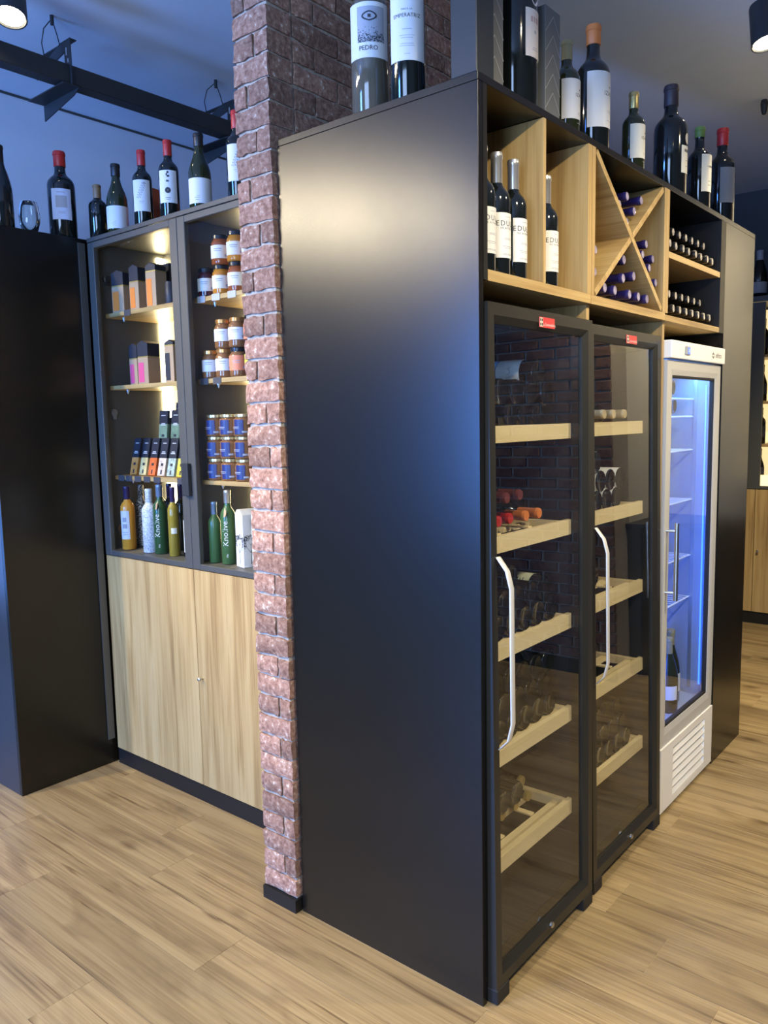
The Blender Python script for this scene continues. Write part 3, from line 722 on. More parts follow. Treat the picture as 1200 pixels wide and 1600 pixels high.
bottle('champagne bottle standing behind the front one on the white cooler floor', (-.130, 1.735, .335), 'champagne', .32, .044, m_ggreen, m_olivecap, .30, group=G3_, lab=(-.9,.05,.05,.13,m_paper))

# ================================================================== LEFT: black unit and oak display cabinet
YL = .2766
lu = thing('black_side_unit', 'tall black cabinet at the left edge meeting the oak display cabinet', 'cabinet', (-2.245, -.178, 0))
ob('right_side', BX(-.02, 0, .0, .84, 0, 2.42).mesh('right_side', bevel=.001), m_black, lu)
ob('front_door', BX(-.84, -.0205, 0, .02, 0, 2.398).mesh('front_door', bevel=.001), mat('satin_black_front', (.03,.03,.032), .28), lu)
ob('top_board', BX(-.84, -.0205, .0, .84, 2.40, 2.42), m_black, lu)
ob('corner_trim', BX(.0005, .008, .42, .452, .12, 2.40), m_charcoal, lu)

dc = thing('display_cabinet', 'oak and black cabinet with two glass doors and two lower oak doors', 'cabinet', (-2.222, YL, 0))
CW, CDp = 1.33, .40
half = .652
ob('plinth', BX(0, CW, .003, .02, 0, .072), m_black2, dc)
ob('bottom_board', BX(0, CW, .022, CDp, .074, .092), m_inner, dc)
ob('left_side', BX(0, .018, .022, CDp, .093, 2.40), m_inner, dc)
ob('right_side', BX(CW-.018, CW, .022, CDp, .093, 2.40), m_inner, dc)
mid = ob('middle_partition', BX(half-.009, half+.009, .022, CDp-.012, 1.030, 2.40), m_inner, dc)
ob('back_board', BX(.018, CW-.018, CDp-.012, CDp, .093, 2.40), mat('cabinet_back', (.085,.083,.072), .6), dc)
ob('top_board', BX(0, CW, -.002, CDp, 2.401, 2.419).mesh('top_board', bevel=.001), m_charcoal, dc)
ob('glass_case_floor', BX(.019, CW-.019, .022, CDp-.013, 1.008, 1.028), m_inner, dc)
for k, (a, b) in enumerate(((.002, half-.0015), (half+.0015, CW-.002))):
    d = ob('lower_door', BX(a, b, 0, .019, .076, 1.003).mesh('lower_door', bevel=.0008), m_oak_z, dc)
    if k == 1: ob('knob', MB().lathe([(0,0),(.004,0),(.004,.012),(.008,.016),(.008,.021),(.005,.024),(0,.024)], 14).mesh('knob', smooth=40), m_steel, d, (a+.026, 0, .548), (PI/2, 0, 0))
    g = ob('glass_door', BX(a+.045, b-.045, .006, .011, 1.05, 2.36), p_cab, dc)
    fr = [(a, a+.047, 1.006, 2.398), (b-.047, b, 1.006, 2.398)]
    for (p, q, z0, z1) in fr: ob('door_frame', BX(p, q, -.002, .020, z0, z1).mesh('door_frame', bevel=.002), m_charcoal, g)
    for (z0, z1) in ((1.006, 1.030), (2.372, 2.398)): ob('door_frame', BX(a+.0475, b-.0475, -.002, .020, z0, z1).mesh('door_frame', bevel=.002), m_charcoal, g)
    p = b-.020 if k == 0 else a-.001
    ob('door_handle', BX(p, p+.021, -.022, -.0025, 1.308, 1.440).mesh('door_handle', bevel=.002), m_blk_metal, g)
    if k == 0:
        for z in (2.25, 1.655, 1.12):
            hg = ob('hinge', MB().lathe([(0,0),(.017,0),(.017,.008),(0,.008)], 14).box(-.004, .030, -.009, .009, .0, .010).mesh('hinge', smooth=40), m_steel, dc, (.019, .070, z), (0, PI/2, 0))
SHL = [2.095, 1.775, 1.368]
TAGM = mat('price_card', (.06,.06,.07), .5)
tagpos = {0: [(.175,)], 1: [], 2: [(.055,), (.115,), (.185,), (.255,), (.33,), (.50,)]}
tagposR = {0: [(.05,), (.14,), (.235,), (.335,)], 1: [(.045,), (.125,)], 2: []}
for k, z in enumerate(SHL):
    for side, (a, b, tp) in enumerate(((.019, half-.010, tagpos), (half+.010, CW-.019, tagposR))):
        s = ob('shelf', BX(a, b, .058, CDp-.062, z-.018, z).mesh('shelf', bevel=.0008), m_oak_x, dc)
        for (u,) in tp[k]:
            c = ob('price_tag', BX(a+u-.024, a+u+.024, .0555, .0575, z-.023, z+.003), TAGM if not (side == 1 and k == 0) else mat('pale_price_card', (.42,.42,.40), .5), s)
        for u in (.08, b-a-.08): ob('shelf_pin', MB().lathe([(0,-.018),(.002,-.018),(.006,-.004),(.006,0),(0,0)], 8), m_alu, s, (a+u, .10, z-.0185))
# LED strip on the middle partition, lighting the left compartment
ob('led_profile', BX(.0185, .028, CDp-.060, CDp-.014, 1.04, 2.38), m_led, mid)
ob('led_profile', BX(half+.0095, half+.019, CDp-.060, CDp-.014, 1.04, 2.38), m_led, mid)

# ---- goods on the cabinet shelves
m_kraft = mat('kraft_card', (.42,.29,.17), .7); m_navy = mat('black_card', (.022,.024,.034), .5); m_orl = mat('orange_label', (.75,.22,.03), .5)
m_pink = mat('pink_label', (.70,.09,.22), .5); m_goldl = mat('gold_foil', (.6,.45,.15), .3, .6)
def gift_box(label, x, y, z, w, h, cut, rz, lm, group):
    t = thing('gift_box', label, 'box', (x, y, z), (0,0,rz), group)
    ob('card_body', BX(-w/2, w/2, -w/2, w/2, 0, h*cut-.0015).mesh('card_body', bevel=.001), m_kraft, t)
    ob('gold_band', BX(-w/2+.001, w/2-.001, -w/2+.001, w/2-.001, h*cut-.0015, h*cut+.004), m_goldl, t)
    ob('card_lid', MB().prism([(-w/2,h*cut+.004),(w/2,h*cut+.004),(w/2,h*.93),(0,h),(-w/2,h*.93)], 'xz', -w/2, w/2).mesh('card_lid', bevel=.001), m_navy, t)
    if lm: ob('paper_label', BX(-w*.42, w*.10, -w/2-.0008, -w/2, h*.05, h*cut*.80), lm, t)
    return t
gg = 'gift boxes in the glass cabinet'
gift_box('black lidded kraft gift box with orange label, leftmost on the top cabinet shelf', -2.120, .385, 2.095, .078, .185, .62, .12, m_orl, gg)
gift_box('black lidded kraft gift box with orange label, middle of the top cabinet shelf', -2.005, .385, 2.095, .060, .195, .62, .1, m_orl, gg)
gift_box('tall kraft gift box with orange label, rightmost on the top cabinet shelf', -1.893, .395, 2.095, .062, .19, .80, .12, m_orl, gg)
for (x, y, n) in ((-2.06,.50,'left'), (-1.935,.50,'right')):
    tag(ob('dark_box', BX(-.045,.045,-.04,.04,0,.20).mesh('dark_box', bevel=.002), m_navy, None, (x, y, 2.095)), 'plain black box behind the %s gap of the top shelf gift boxes' % n, 'box')
tag(ob('tea_tin', MB().lathe([(0,0),(.022,0),(.024,.003),(.024,.085),(.022,.088),(.022,.10),(0,.10)], 20).mesh('tea_tin', smooth=40), m_navy, None, (-1.80, .40, 2.095)), 'small black tin at the right end of the top cabinet shelf', 'tin')
gift_box('kraft gift box with pink label, left one on the second cabinet shelf', -2.070, .400, 1.775, .052, .185, .62, .1, m_pink, gg)
gift_box('wider kraft gift box with pink label, right one on the second cabinet shelf', -1.985, .400, 1.775, .068, .190, .62, .1, m_pink, gg)
gift_box('kraft gift box with dark window at the right end of the second cabinet shelf', -1.800, .400, 1.775, .056, .18, .86, .1, m_navy, gg)
for (x, n) in ((-2.15,'left of'), (-1.89,'right of')):
    tag(ob('dark_box', BX(-.035,.035,-.04,.04,0,.165).mesh('dark_box', bevel=.002), m_navy, None, (x, .50, 1.775)), 'plain dark box standing %s the pink labelled gift boxes' % n, 'box')
# chocolate bars
bars = [(-2.135,'amber',(.62,.26,.05)), (-2.062,'pale yellow',(.80,.62,.25)), (-1.992,'orange red',(.80,.16,.03)), (-1.922,'cream marbled',(.72,.55,.40)), (-1.852,'green marbled',(.42,.50,.40)), (-1.782,'bright yellow',(.78,.62,.06))]
ris = thing('display_riser', 'stepped black riser carrying the chocolate bars in the cabinet', 'riser', (-1.95, .46, 1.368))
ob('lower_step', BX(-.22, .22, -.02, .16, 0, .13), m_black2, ris); ob('upper_step', BX(-.10, .22, .05, .16, .1305, .26), m_black2, ris)
def bar(label, x, y, z, w, h, col, cn, tilt, cut=.47):
    t = thing('chocolate_bar', label, 'chocolate bar', (x, y, z), (tilt, 0, 0), 'chocolate bars in the cabinet')
    mcol = noisy('choc_'+cn.replace(' ','_'), [(.35, tuple(c*.62 for c in col)), (.5, col), (.65, tuple(min(1, c*1.25+.05) for c in col))], 60 if 'marbled' in cn else 9, .5, 0) if 'choc_'+cn.replace(' ','_') not in MATS else MATS['choc_'+cn.replace(' ','_')]
    ob('wrapper_lower', BX(-w/2, w/2, -.006, .006, 0, h*cut-.0003), mcol, t); ob('wrapper_upper', BX(-w/2, w/2, -.006, .006, h*cut, h), m_navy, t)
    mb = MB()
    for zz, hw in ((.58,.3),(.62,.22),(.85,.25)): mb.box(-w*hw, w*hw, -.0066, -.0061, h*zz, h*(zz+.022))
    ob('printed_text', mb, m_paper, t)
    mb = MB().box(-w*.09, w*.09, -.0066, -.0061, h*.04, h*.15).box(-w*.16, w*.16, -.0066, -.0061, h*.26, h*.33); ob('printed_emblem', mb, m_ink, t)
for x, cn, c in bars: bar('%s and dark blue chocolate bar in the front row of the cabinet shelf' % cn, x, .392, 1.370, .052, .170, c, cn, -.22)
for x, cn, n in ((-1.985,'leaf green','left'), (-1.895,'leaf green','right')): bar('green picture chocolate box on the riser, %s of the pair' % n, x, .455, 1.500, .062, .16, (.16,.24,.14), cn, -.10, .62)
for x, n in ((-1.955,'left'), (-1.835,'right')): bar('small dark chocolate box at the very top of the riser, %s of the pair' % n, x, .530, 1.630, .05, .065, (.03,.03,.06), 'navy', -.10, .2)

# ---- bottles on the cabinet floor
ZF = 1.028
m_orbot = mat('orange_ceramic', (.72,.30,.03), .3, coat=.3); m_whbot = noisy('white_patterned_ceramic', [(.46,(.75,.76,.76)), (.56,(.42,.45,.50))], 170, .35, 0, 2)
m_dkpat = noisy('black_white_pattern', [(.46,(.02,.02,.025)), (.58,(.45,.44,.40))], 150, .35, 0, 2)
m_grbot = mat('green_lacquer', (.030,.085,.030), .28, coat=.3); m_grbot2 = mat('green_lacquer_lit', (.05,.12,.035), .28, coat=.3)  # second green is the first lacquer brightened, light put into its colour
m_oil = mat('olive_oil', (.30,.22,.03), .08, coat=.4); m_vio = mat('dark_violet_foil', (.035,.02,.07), .3)
m_blue = mat('steel_blue_cap', (.20,.28,.40), .3, .4)
go = 'oil and spirit bottles on the cabinet floor'
A_ = -.60   # labels face the room, towards the camera side
def oil(label, x, y, h, r, glass, cap, lab=None, prints=None, cl=.2): return bottle(label, (x, y, ZF), 'oil', h, r, glass, cap, cl, (0,0,0), go, lab, prints, 'bottle', 'oil_bottle')
oil('orange ceramic bottle with white label, leftmost on the cabinet floor', -2.140, .350, .290, .032, m_orbot, m_vio, (-1.1,.022,.05,.18,m_paper), [('sq', lambda mb: wrap_lines(mb, .0332, -1.1, [(.07,.012,.003),(.08,.014,.003),(.10,.012,.02),(.13,.010,.02)]), m_grey)])
oil('black and white patterned bottle between the orange and white bottles', -2.150, .430, .290, .027, m_dkpat, m_dkpat)
oil('white patterned ceramic bottle beside the dark green bottle in the cabinet', -1.975, .355, .285, .034, m_whbot, m_whbot)
kn = lambda r, a: ('kn%.3f' % a, (lambda mb: wrap_text(mb, 'Knolive', .036, r+.0012, a, .085, 'LEFT', True)), m_paper)
def kno(label, x, y, h, r, cap, mg):
    t = bottle(label, (x, y, ZF), 'oil', h, r, mg, cap, .17, (0,0,0), go, None, None, 'bottle', 'oil_bottle')
    mb = MB(); wrap_text(mb, 'Knolive', .034, r+.0008, -.78, .075, 'LEFT', True); wrap_text(mb, 'Ho', .012, r+.0008, -.80, .03, 'LEFT', True)
    ob('printed_text', mb, m_paper, t)
    ob('paper_tag', MB().lathe([(0,0),(.016,0),(.016,.001),(0,.001)], 16), mat('tan_tag', (.55,.38,.22), .6), t, (r*.55, -r*.95, h*.70), (PI/2-.2, .3, -.4))
kno('dark green Knolive bottle in the left glass bay', -1.905, .362, .305, .031, m_blue, m_grbot)
oil('slim golden oil bottle with violet neck in the left glass bay', -1.795, .352, .300, .024, m_oil, m_vio, (A_,.012,.10,.125,m_cream), None, .42)
oil('cream labelled bottle beside the golden oil in the left glass bay', -1.735, .385, .262, .026, m_gdark, m_navy, (A_,.025,.02,.16,m_cream))
for x, n in ((-2.055,'left'), (-1.985,'middle'), (-1.90,'right')): oil('dark bottle in the back row of the left glass bay, %s' % n, x, .47, .30, .026, m_gdark, m_vio)
oil('small green Knolive style bottle at the left of the right glass bay', -1.515, .352, .250, .026, m_grbot2, m_blue)
kno('dark green Knolive bottle in the right glass bay', -1.440, .362, .300, .030, m_silver, m_grbot2)
m_tree = mat('tree_print', (.05,.05,.055), .6)
def carton(label, x, y, h, w):
    t = thing('bottle_carton', label, 'carton', (x, y, ZF), (0,0,-.25), 'white tree print cartons')
    ob('card_body', BX(-w/2, w/2, -w/2, w/2, 0, h).mesh('card_body', bevel=.001), m_paper, t)
    ob('carton_lid', MB().prism([(-w/2,h),(w/2,h),(w*.2,h+.02),(-w*.2,h+.02)], 'xz', -w/2, w/2), m_paper, t)
    mb = MB(); rn = random.Random(3)
    def branch(o, ex, px, pz, a, L, th, dep):
        qx, qz = px+L*math.sin(a), pz+L*math.cos(a)
        if abs(qx) > w*.47: qx = math.copysign(w*.47, qx)
        n = (math.cos(a)*th, -math.sin(a)*th)
        P = [(px-n[0],pz-n[1]),(px+n[0],pz+n[1]),(qx+n[0]*.6,qz+n[1]*.6),(qx-n[0]*.6,qz-n[1]*.6)]
        mb.add([o+ex*p[0]+Vector((0,0,p[1])) for p in P], [(0,1,2,3)])
        if dep:
            for da in (-.55, .05, .6): branch(o, ex, qx, qz, a+da+rn.uniform(-.15,.15), L*.68, th*.62, dep-1)
        else:
            for _ in range(5):
                lx, lz = qx+rn.uniform(-.007,.007), qz+rn.uniform(-.008,.008)
                if abs(lx) < w*.47: mb.add([o+ex*p[0]+Vector((0,0,p[1])) for p in ((lx-.0025,lz),(lx,lz-.0014),(lx+.0025,lz+.0014),(lx,lz+.004))], [(0,1,2,3)])
    branch(Vector((0,-w/2-.0004,0)), Vector((1,0,0)), 0, .012, 0, .045, .0016, 3)
    branch(Vector((w/2+.0004,0,0)), Vector((0,1,0)), 0, .012, 0, .045, .0016, 3)
    ob('tree_print', mb, m_tree, t)
    mb = MB(); flat_text(mb, 'GOMEL', .015, (w*.12, -w/2-.0005, h*.70), (0,0,1), (-1,0,0), 'LEFT'); flat_text(mb, 'GOMEL', .015, (w/2+.0005, w*.12, h*.70), (0,0,1), (0,-1,0), 'LEFT'); ob('printed_text', mb, m_grey, t)
carton('white carton with black tree print, fully in view beside the green bottles', -1.335, .368, .210, .066)
carton('white carton with black tree print, cut by the brick wall end', -1.238, .368, .210, .066)
oil('clear topped bottle behind the cartons in the right glass bay, left', -1.43, .50, .30, .028, m_oil, m_silver)
oil('blue capped bottle behind the cartons in the right glass bay, right', -1.27, .50, .31, .028, m_grbot2, m_blue)

# ---- jars
m_hon = mat('honey_amber', (.50,.20,.02), .08, coat=.5); m_dkjam = mat('dark_jam', (.06,.012,.012), .08, coat=.5); m_jam2 = mat('rust_preserve', (.28,.075,.02), .08, coat=.5)
m_pale = mat('golden_preserve', (.62,.42,.08), .08, coat=.5); m_brown = mat('brown_pate', (.22,.10,.035), .15, coat=.4)
m_lid = mat('black_lid', (.014,.014,.014), .25); m_lidg = mat('copper_lid', (.55,.27,.08), .25, .7); m_lidp = mat('pale_gold_lid', (.62,.50,.26), .25, .7)
m_labw = mat('cool_white_label', (.70,.72,.76), .6); m_labo = mat('coral_label', (.80,.25,.12), .5); m_laby = mat('lime_label', (.72,.72,.06), .5); m_labn = mat('navy_label', (.02,.03,.14), .4)
def jar(label, x, y, z, h, r, fill, lid, lm, group, lz=(.20,.64), hw=None, prn=True, a=-.62):
    t = thing('preserve_jar', label, 'jar', (x, y, z), (0,0,0), group)
    k = ('jar', h, r)
    if k not in CACHE:
        CACHE[k] = (MB().lathe(prof('jar', h, r), 22).mesh('jar_glass', smooth=50), MB().lathe([(r*.3,h*.862),(r*.86,h*.862),(r*.88,h*.868),(r*.88,h*.98),(r*.82,h),(r*.2,h)], 22).mesh('lid', smooth=40))
    inst('jar_glass', CACHE[k][0], fill, t); inst('lid', CACHE[k][1], lid, t)
    hw = hw or r*1.5
    lo_ = inst('paper_label', label_mesh((k, a, hw, lz), r, a, hw, h*lz[0], h*lz[1]), lm, t)
    if prn:
        inst('printed_text', print_mesh((k, lz, a), lambda mb: wrap_lines(mb, r+.0012, a, [(h*(lz[0]+.30),r*.45,h*.03,-r*.4),(h*(lz[0]+.24),r*.4,h*.02,-r*.4),(h*(lz[0]+.06),r*.25,h*.08,r*.6)])), m_lgrey, lo_)
    return t
gj = 'preserve jars on the cabinet shelves'
J1 = [(-1.520,'dark jam',m_dkjam), (-1.428,'honey',m_hon), (-1.335,'rust coloured preserve',m_jam2), (-1.248,'golden preserve',m_pale)]
for i, (x, n, f) in enumerate(J1):
    jar('cream labelled %s jar in the lower row of the top right shelf' % n, x, .372, 2.095, .113, .036, f, m_lid, m_cream, gj)
for i, (x, n, f) in enumerate([(-1.428,'rust coloured preserve',m_jam2), (-1.335,'honey',m_hon), (-1.248,'bright amber jelly',mat('amber_jelly',(.66,.20,.02),.08,coat=.5))]):
    jar('cream labelled %s jar in the upper row of the top right shelf' % n, x, .372, 2.2085, .113, .036, f, m_lid, m_cream, gj)
J2 = [(-1.515,'white labelled pate jar at the left of the lower row',m_brown,m_lidg,m_labw), (-1.430,'white labelled pate jar second in the lower row',m_brown,m_lidg,m_labw), (-1.345,'coral labelled jar in the lower row',m_brown,m_lid,m_labo), (-1.255,'lime labelled jar in the lower row',m_dkjam,m_lid,m_laby)]
for (x, n, f, l, lm) in J2: jar(n+' of the second right shelf', x, .372, 1.775, .113, .036, f, l, lm, gj, (.22,.72) if 'white' not in n else (.25,.66))
J2b = [(-1.430,'white labelled pate jar at the left of the upper row',m_brown,m_lidg,m_labw), (-1.345,'white labelled pate jar second in the upper row',m_brown,m_lidg,m_labw), (-1.255,'coral labelled jar in the upper row',m_dkjam,m_lid,m_labo)]
for (x, n, f, l, lm) in J2b: jar(n+' of the second right shelf', x, .372, 1.8885, .113, .036, f, l, lm, gj, (.22,.72) if 'white' not in n else (.25,.66))
for rr in range(3):
    for c, x in enumerate((-1.512, -1.425, -1.338)):
        jar('navy labelled brown pate jar, %s layer of the block, %s column' % (('bottom','middle','top')[rr], ('left','middle','right')[c]), x, .378, 1.368+rr*.0885, .088, .041, m_brown, m_lidp, m_labn, gj, (.10,.74), .020, True, -1.25)
    jar('navy labelled brown pate jar at the back right of the block, %s layer' % ('bottom','middle','top')[rr], -1.250, .47, 1.368+rr*.0885, .088, .041, m_brown, m_lidp, m_labn, gj, (.10,.74), .020, True, -1.25)

# ================================================================== ON TOP OF THE LEFT CABINETS
ZT = 2.42
AL = -.62
def leaf_print(r, a, z, s, kind):
    def fn(mb):
        if kind == 'branch':
            vs = []
            for k in range(7):
                t = k/6; c = a+(-.010+.022*t)*s/r; zz = z+.05*s*t
                mb.patch(r, c-.0012/r, c+.0012/r, zz, zz+.009*s, .0002, 1)
                for d in (-1, 1): mb.patch(r, c+d*.006*s/r-.0022*s/r, c+d*.006*s/r+.0022*s/r, zz+.003, zz+.007*s, .0002, 1)
            mb.patch(r, a+.013*s/r-.004*s/r, a+.013*s/r+.004*s/r, z+.052*s, z+.060*s, .0002, 3)
        else:
            for dz, dx, w in ((.075,.002,.004),(.068,-.003,.003),(.062,.003,.005),(.045,-.004,.0015),(.045,.0,.0015),(.045,.004,.0015)): mb.patch(r, a+(dx-w)/r, a+(dx+w)/r, z+dz*s, z+(dz+.007)*s, .0002, 2)
            for k in range(16):
                t = 2*PI*k/16
                for q in (.35,.7,1): mb.patch(r, a+.009*s*q*math.cos(t)/r-.0018*s/r, a+.009*s*q*math.cos(t)/r+.0018*s/r, z+.016*s+.009*s*q*math.sin(t)-.0016*s, z+.016*s+.009*s*q*math.sin(t)+.0016*s, .0002, 1)
        wrap_lines(mb, r, a, [(z-.012,.010,.0016),(z-.018,.007,.0012)])
    return fn
gl = 'bottles on top of the left cabinets'
bottle('black bottle cut by the left frame edge on top of the side unit', (-2.300, -.055, ZT), 'champagne', .33, .046, m_gdark, m_blackcap, .25, group=gl)
# stemless glass
P = [(.012,.000),(.020,.0005),(.031,.012),(.040,.040),(.042,.062),(.038,.100),(.033,.122),(.0335,.1235),(.035,.122),(.0397,.100),(.0437,.062),(.0417,.039),(.032,.009),(.022,-.0035),(.012,-.004)]
P = [(r, z+.004) for r, z in P]
P2 = [(.0335,.1275),(.0345,.126),(.0397,.104),(.0437,.066),(.0417,.043),(.033,.012),(.022,.0015),(.010,0),(.0005,0)]
P3 = [(.0005,.004),(.010,.004),(.020,.006),(.031,.016),(.040,.044),(.042,.066),(.038,.104),(.0328,.126),(.0335,.1275)]
tag(ob('wine_tumbler', MB().lathe(P2+P3, 32).mesh('wine_tumbler', smooth=60), m_clear, None, (-2.300, .060, ZT)), 'clear stemless wine glass standing on top of the black side unit', 'glass')
bottle('red capped magnum with blue grey label on top of the black side unit', (-2.315, .222, ZT), 'bordeaux', .372, .058, m_gdark, m_red, .17, (0,0,0), gl,
       (-.55, .042, .075, .205, mat('blue_grey_label', (.50,.56,.70), .6)), [('mag', lambda mb: (mb.patch(.0594, -.55-.024/.0594, -.55+.024/.0594, .125, .175, .0002, 5)), m_lgrey), ('mag2', lambda mb: wrap_lines(mb, .0596, -.55, [(.188,.018,.003),(.10,.014,.002),(.106,.014,.002),(.14,.018,.0015),(.15,.012,.0015),(.16,.016,.0015)]), m_grey)])
bottle('small dark bottle with tan neck beside the red capped magnum', (-2.215, .335, ZT), 'bordeaux', .236, .040, m_gdark, mat('tan_capsule', (.22,.13,.06), .5), .26, group=gl)
WL = lambda r: [('wl', lambda mb: wrap_lines(mb, r+.0012, AL, [(.03,.008,.002,-.014),(.038,.010,.002,-.016),(.045,.006,.0015,-.012)]), m_lgrey)]
bottle('burgundy bottle with plain white label in front of the orange box', (-2.062, .335, ZT), 'burgundy', .292, .0445, m_ggreen, m_blackcap, .17, (0,0,0), gl, (AL,.062,.018,.112,m_paper), WL(.0445))
tag(ob('orange_gift_box', BX(-.045,.045,-.045,.045,0,.20).mesh('orange_gift_box', bevel=.002), mat('orange_card', (.50,.09,.025), .55), None, (-2.005, .455, ZT), (0,0,.2)), 'tall orange red gift box standing among the bottles on the oak cabinet', 'box')
bottle('red capped bottle with branch drawing on its label, next to the orange box', (-1.865, .332, ZT), 'bordeaux', .305, .0395, m_gdark, m_red, .2, (0,0,0), gl, (AL-.15,.038,.055,.180,m_paper), [('br', leaf_print(.0407, AL-.15, .105, 1.1, 'branch'), m_grey)])
bottle('short gold capped bottle between the two middle red capped bottles', (-1.90, .50, ZT), 'bordeaux', .215, .036, m_ggreen, m_gold, .3, group=gl)
bottle('red capped bottle with round stamp drawing on its label', (-1.682, .332, ZT), 'bordeaux', .303, .0395, m_gdark, m_red, .2, (0,0,0), gl, (AL-.15,.038,.055,.180,m_paper), [('st', leaf_print(.0407, AL-.15, .085, 1.1, 'stamp'), m_ink)])
tag(ob('orange_gift_box', BX(-.05,.05,-.04,.04,0,.075).mesh('orange_gift_box_low', bevel=.002), MATS['orange_card'], None, (-1.62, .47, ZT)), 'low orange red box lying behind the bottles on the oak cabinet', 'box')
bottle('black capped burgundy bottle with plain white label, left of the brick wall', (-1.488, .335, ZT), 'burgundy', .284, .0430, m_ggreen, m_blackcap, .17, (0,0,0), gl, (AL,.060,.018,.112,m_paper), WL(.0430))
bottle('red capped bottle with branch drawing half hidden by the brick wall', (-1.262, .332, ZT), 'bordeaux', .310, .0395, m_gdark, m_red, .2, (0,0,0), gl, (AL-.15,.038,.055,.185,m_paper), [('br', leaf_print(.0407, AL-.15, .105, 1.1, 'branch'), m_grey)])

# ================================================================== ON TOP OF THE BLACK UNIT
gt = 'bottles on top of the black unit'
def eye(r, a, z0):
    def grey(mb): mb.patch(r+.0012, a-.030/r, a+.046/r, z0+.075, z0+.165, .0002, 12)
    def dark(mb):
        rr = r+.0016; cz = z0+.140
        for k in range(40):
            t = 2*PI*k/40
            for q, w in ((1,.0016), (.93,.0012)):
                x = .019*q*math.cos(t); z = .0115*q*math.sin(t)*(1-.25*abs(math.cos(t)))
                mb.patch(rr, a+(x+.004-w)/r, a+(x+.004+w)/r, cz+z-w, cz+z+w, .0002, 1)
        mb.patch(rr, a+(.004-.0042)/r, a+(.004+.0042)/r, cz-.0042, cz+.0042, .0002, 3)
        rn = random.Random(5)
        for k in range(260):
            x = rn.uniform(-.028,.044); z = z0+.074+abs(rn.gauss(0,.014)); s = rn.uniform(.0006,.0014)
            mb.patch(rr, a+(x-s)/r, a+(x+s)/r, z, z+s*1.6, .0002, 1)
        wrap_text(mb, 'PEDRO', .017, rr, a-.026/r, z0+.054, 'LEFT')
    return grey, dark
ga, da = eye(.0532, -.95, .115)
bottle('large clear glass bottle with eye drawing and PEDRO on its label', (-.405, .085, ZT), 'bordeaux', .46, .0525, mat('smoky_clear_glass', (.10,.085,.060), .06, coat=.4), m_blackcap, .17, (0,0,0), gt, (-.95,.062,.150,.292,m_paper),
       [('eg', ga, m_lgrey), ('ed', da, m_ink)])
def emp(mb):
    wrap_text(mb, 'EMPERATRIZ', .0135, .0482, -.95, .205); wrap_text(mb, 'FINCA LA', .006, .0482, -.95, .222, spacing=1.2)
def emp2(mb): wrap_lines(mb, .0478, -.95, [(.175,.012,.0015),(.160,.020,.0012),(.154,.016,.0012),(.140,.018,.0012),(.135,.020,.0012),(.115,.008,.0012)])
bottle('dark magnum with white EMPERATRIZ label beside the clear bottle', (-.262, .070, ZT), 'bordeaux', .40, .0465, m_gdark, m_blackcap, .17, (0,0,0), gt, (-.95,.052,.100,.272,m_paper), [('em', emp, m_ink), ('em2', emp2, m_lgrey)])
tag(ob('black_gift_box', BX(-.075, 0, 0, .078, 0, .46).mesh('black_gift_box', bevel=.002), mat('black_gift_card', (.020,.024,.026), .5), None, (-.004, .002, ZT)), 'tall plain black gift box standing on the front corner of the unit', 'box')
def herring(label, y, wd, h):
    t = thing('patterned_gift_box', label, 'box', (-.03, y, ZT), (0,0,0), 'grey herringbone gift boxes')
    d = .10
    ob('card_body', BX(-d, 0, 0, wd, 0, h).mesh('card_body', bevel=.0015), mat('grey_card', (.13,.135,.13), .6), t)
    mb = MB(); s = .05; i = 0
    z = -.02
    while z < h:
        for (p, q) in (((0, z), (wd/2, z+s)), ((wd/2, z+s), (wd, z)),):
            p = Vector(p); q = Vector(q)
            if p.y < 0 or q.y < 0 or p.y > h or q.y > h: continue
            dd = (q-p).normalized(); n = Vector((-dd.y, dd.x))*.0012
            mb.add([(.0006, *(p+n)), (.0006, *(p-n)), (.0006, *(q-n)), (.0006, *(q+n))], [(0,1,2,3)])
        z += s
    ob('herringbone_print', mb, mat('pale_grey_print', (.34,.35,.34), .6), t)
herring('grey herringbone gift box right beside the black corner box', .082, .085, .42)
bottle('very large dark bottle with cream label and round medallion above the oak shelf', (-.075, .300, ZT), 'bordeaux', .50, .062, m_gdark, m_blackcap, .17, (0,0,0), gt, (-.02,.034,.125,.245,mat('rose_cream_label', (.62,.56,.50), .6)),
       [('bg', lambda mb: wrap_lines(mb, .0632, -.02, [(.212,.004,.014,-.014),(.212,.003,.014,-.004),(.212,.004,.014,.007),(.212,.003,.014,.017)]) , mat('faded_red_ink', (.45,.30,.28), .6)), ('bg2', lambda mb: (wrap_lines(mb, .0632, -.02, [(.185,.004,.008),(.148,.010,.002),(.143,.013,.002)]), mb.lathe([(0,0),(.0001,0)], 3)), m_grey), ('medal', lambda mb: mb.add([(.0628*math.cos(.0+.021*math.cos(2*PI*k/24)/.0628), .0628*math.sin(.0+.021*math.cos(2*PI*k/24)/.0628), .285+.030*math.sin(2*PI*k/24)) for k in range(24)], [tuple(range(24))]), m_paper)])
herring('grey herringbone gift box partly hidden behind the very large bottle', .390, .085, .30)
def iz(r, a, z, s):
    def fn(mb):
        wrap_text(mb, 'IZADI', s, r+.0016, a, z, spacing=1.1)
        mb.patch(r+.0016, a-.0022/r, a+.0022/r, z+s*1.3, z+s*1.3+.004, .0002, 2)
    def fn2(mb): wrap_lines(mb, r+.0012, a, [(z-.045,.008,.0012),(z-.05,.010,.0012),(z-.075,.012,.0012)])
    return [('iz', fn, m_ink), ('iz2', fn2, m_lgrey)]
AI = .05
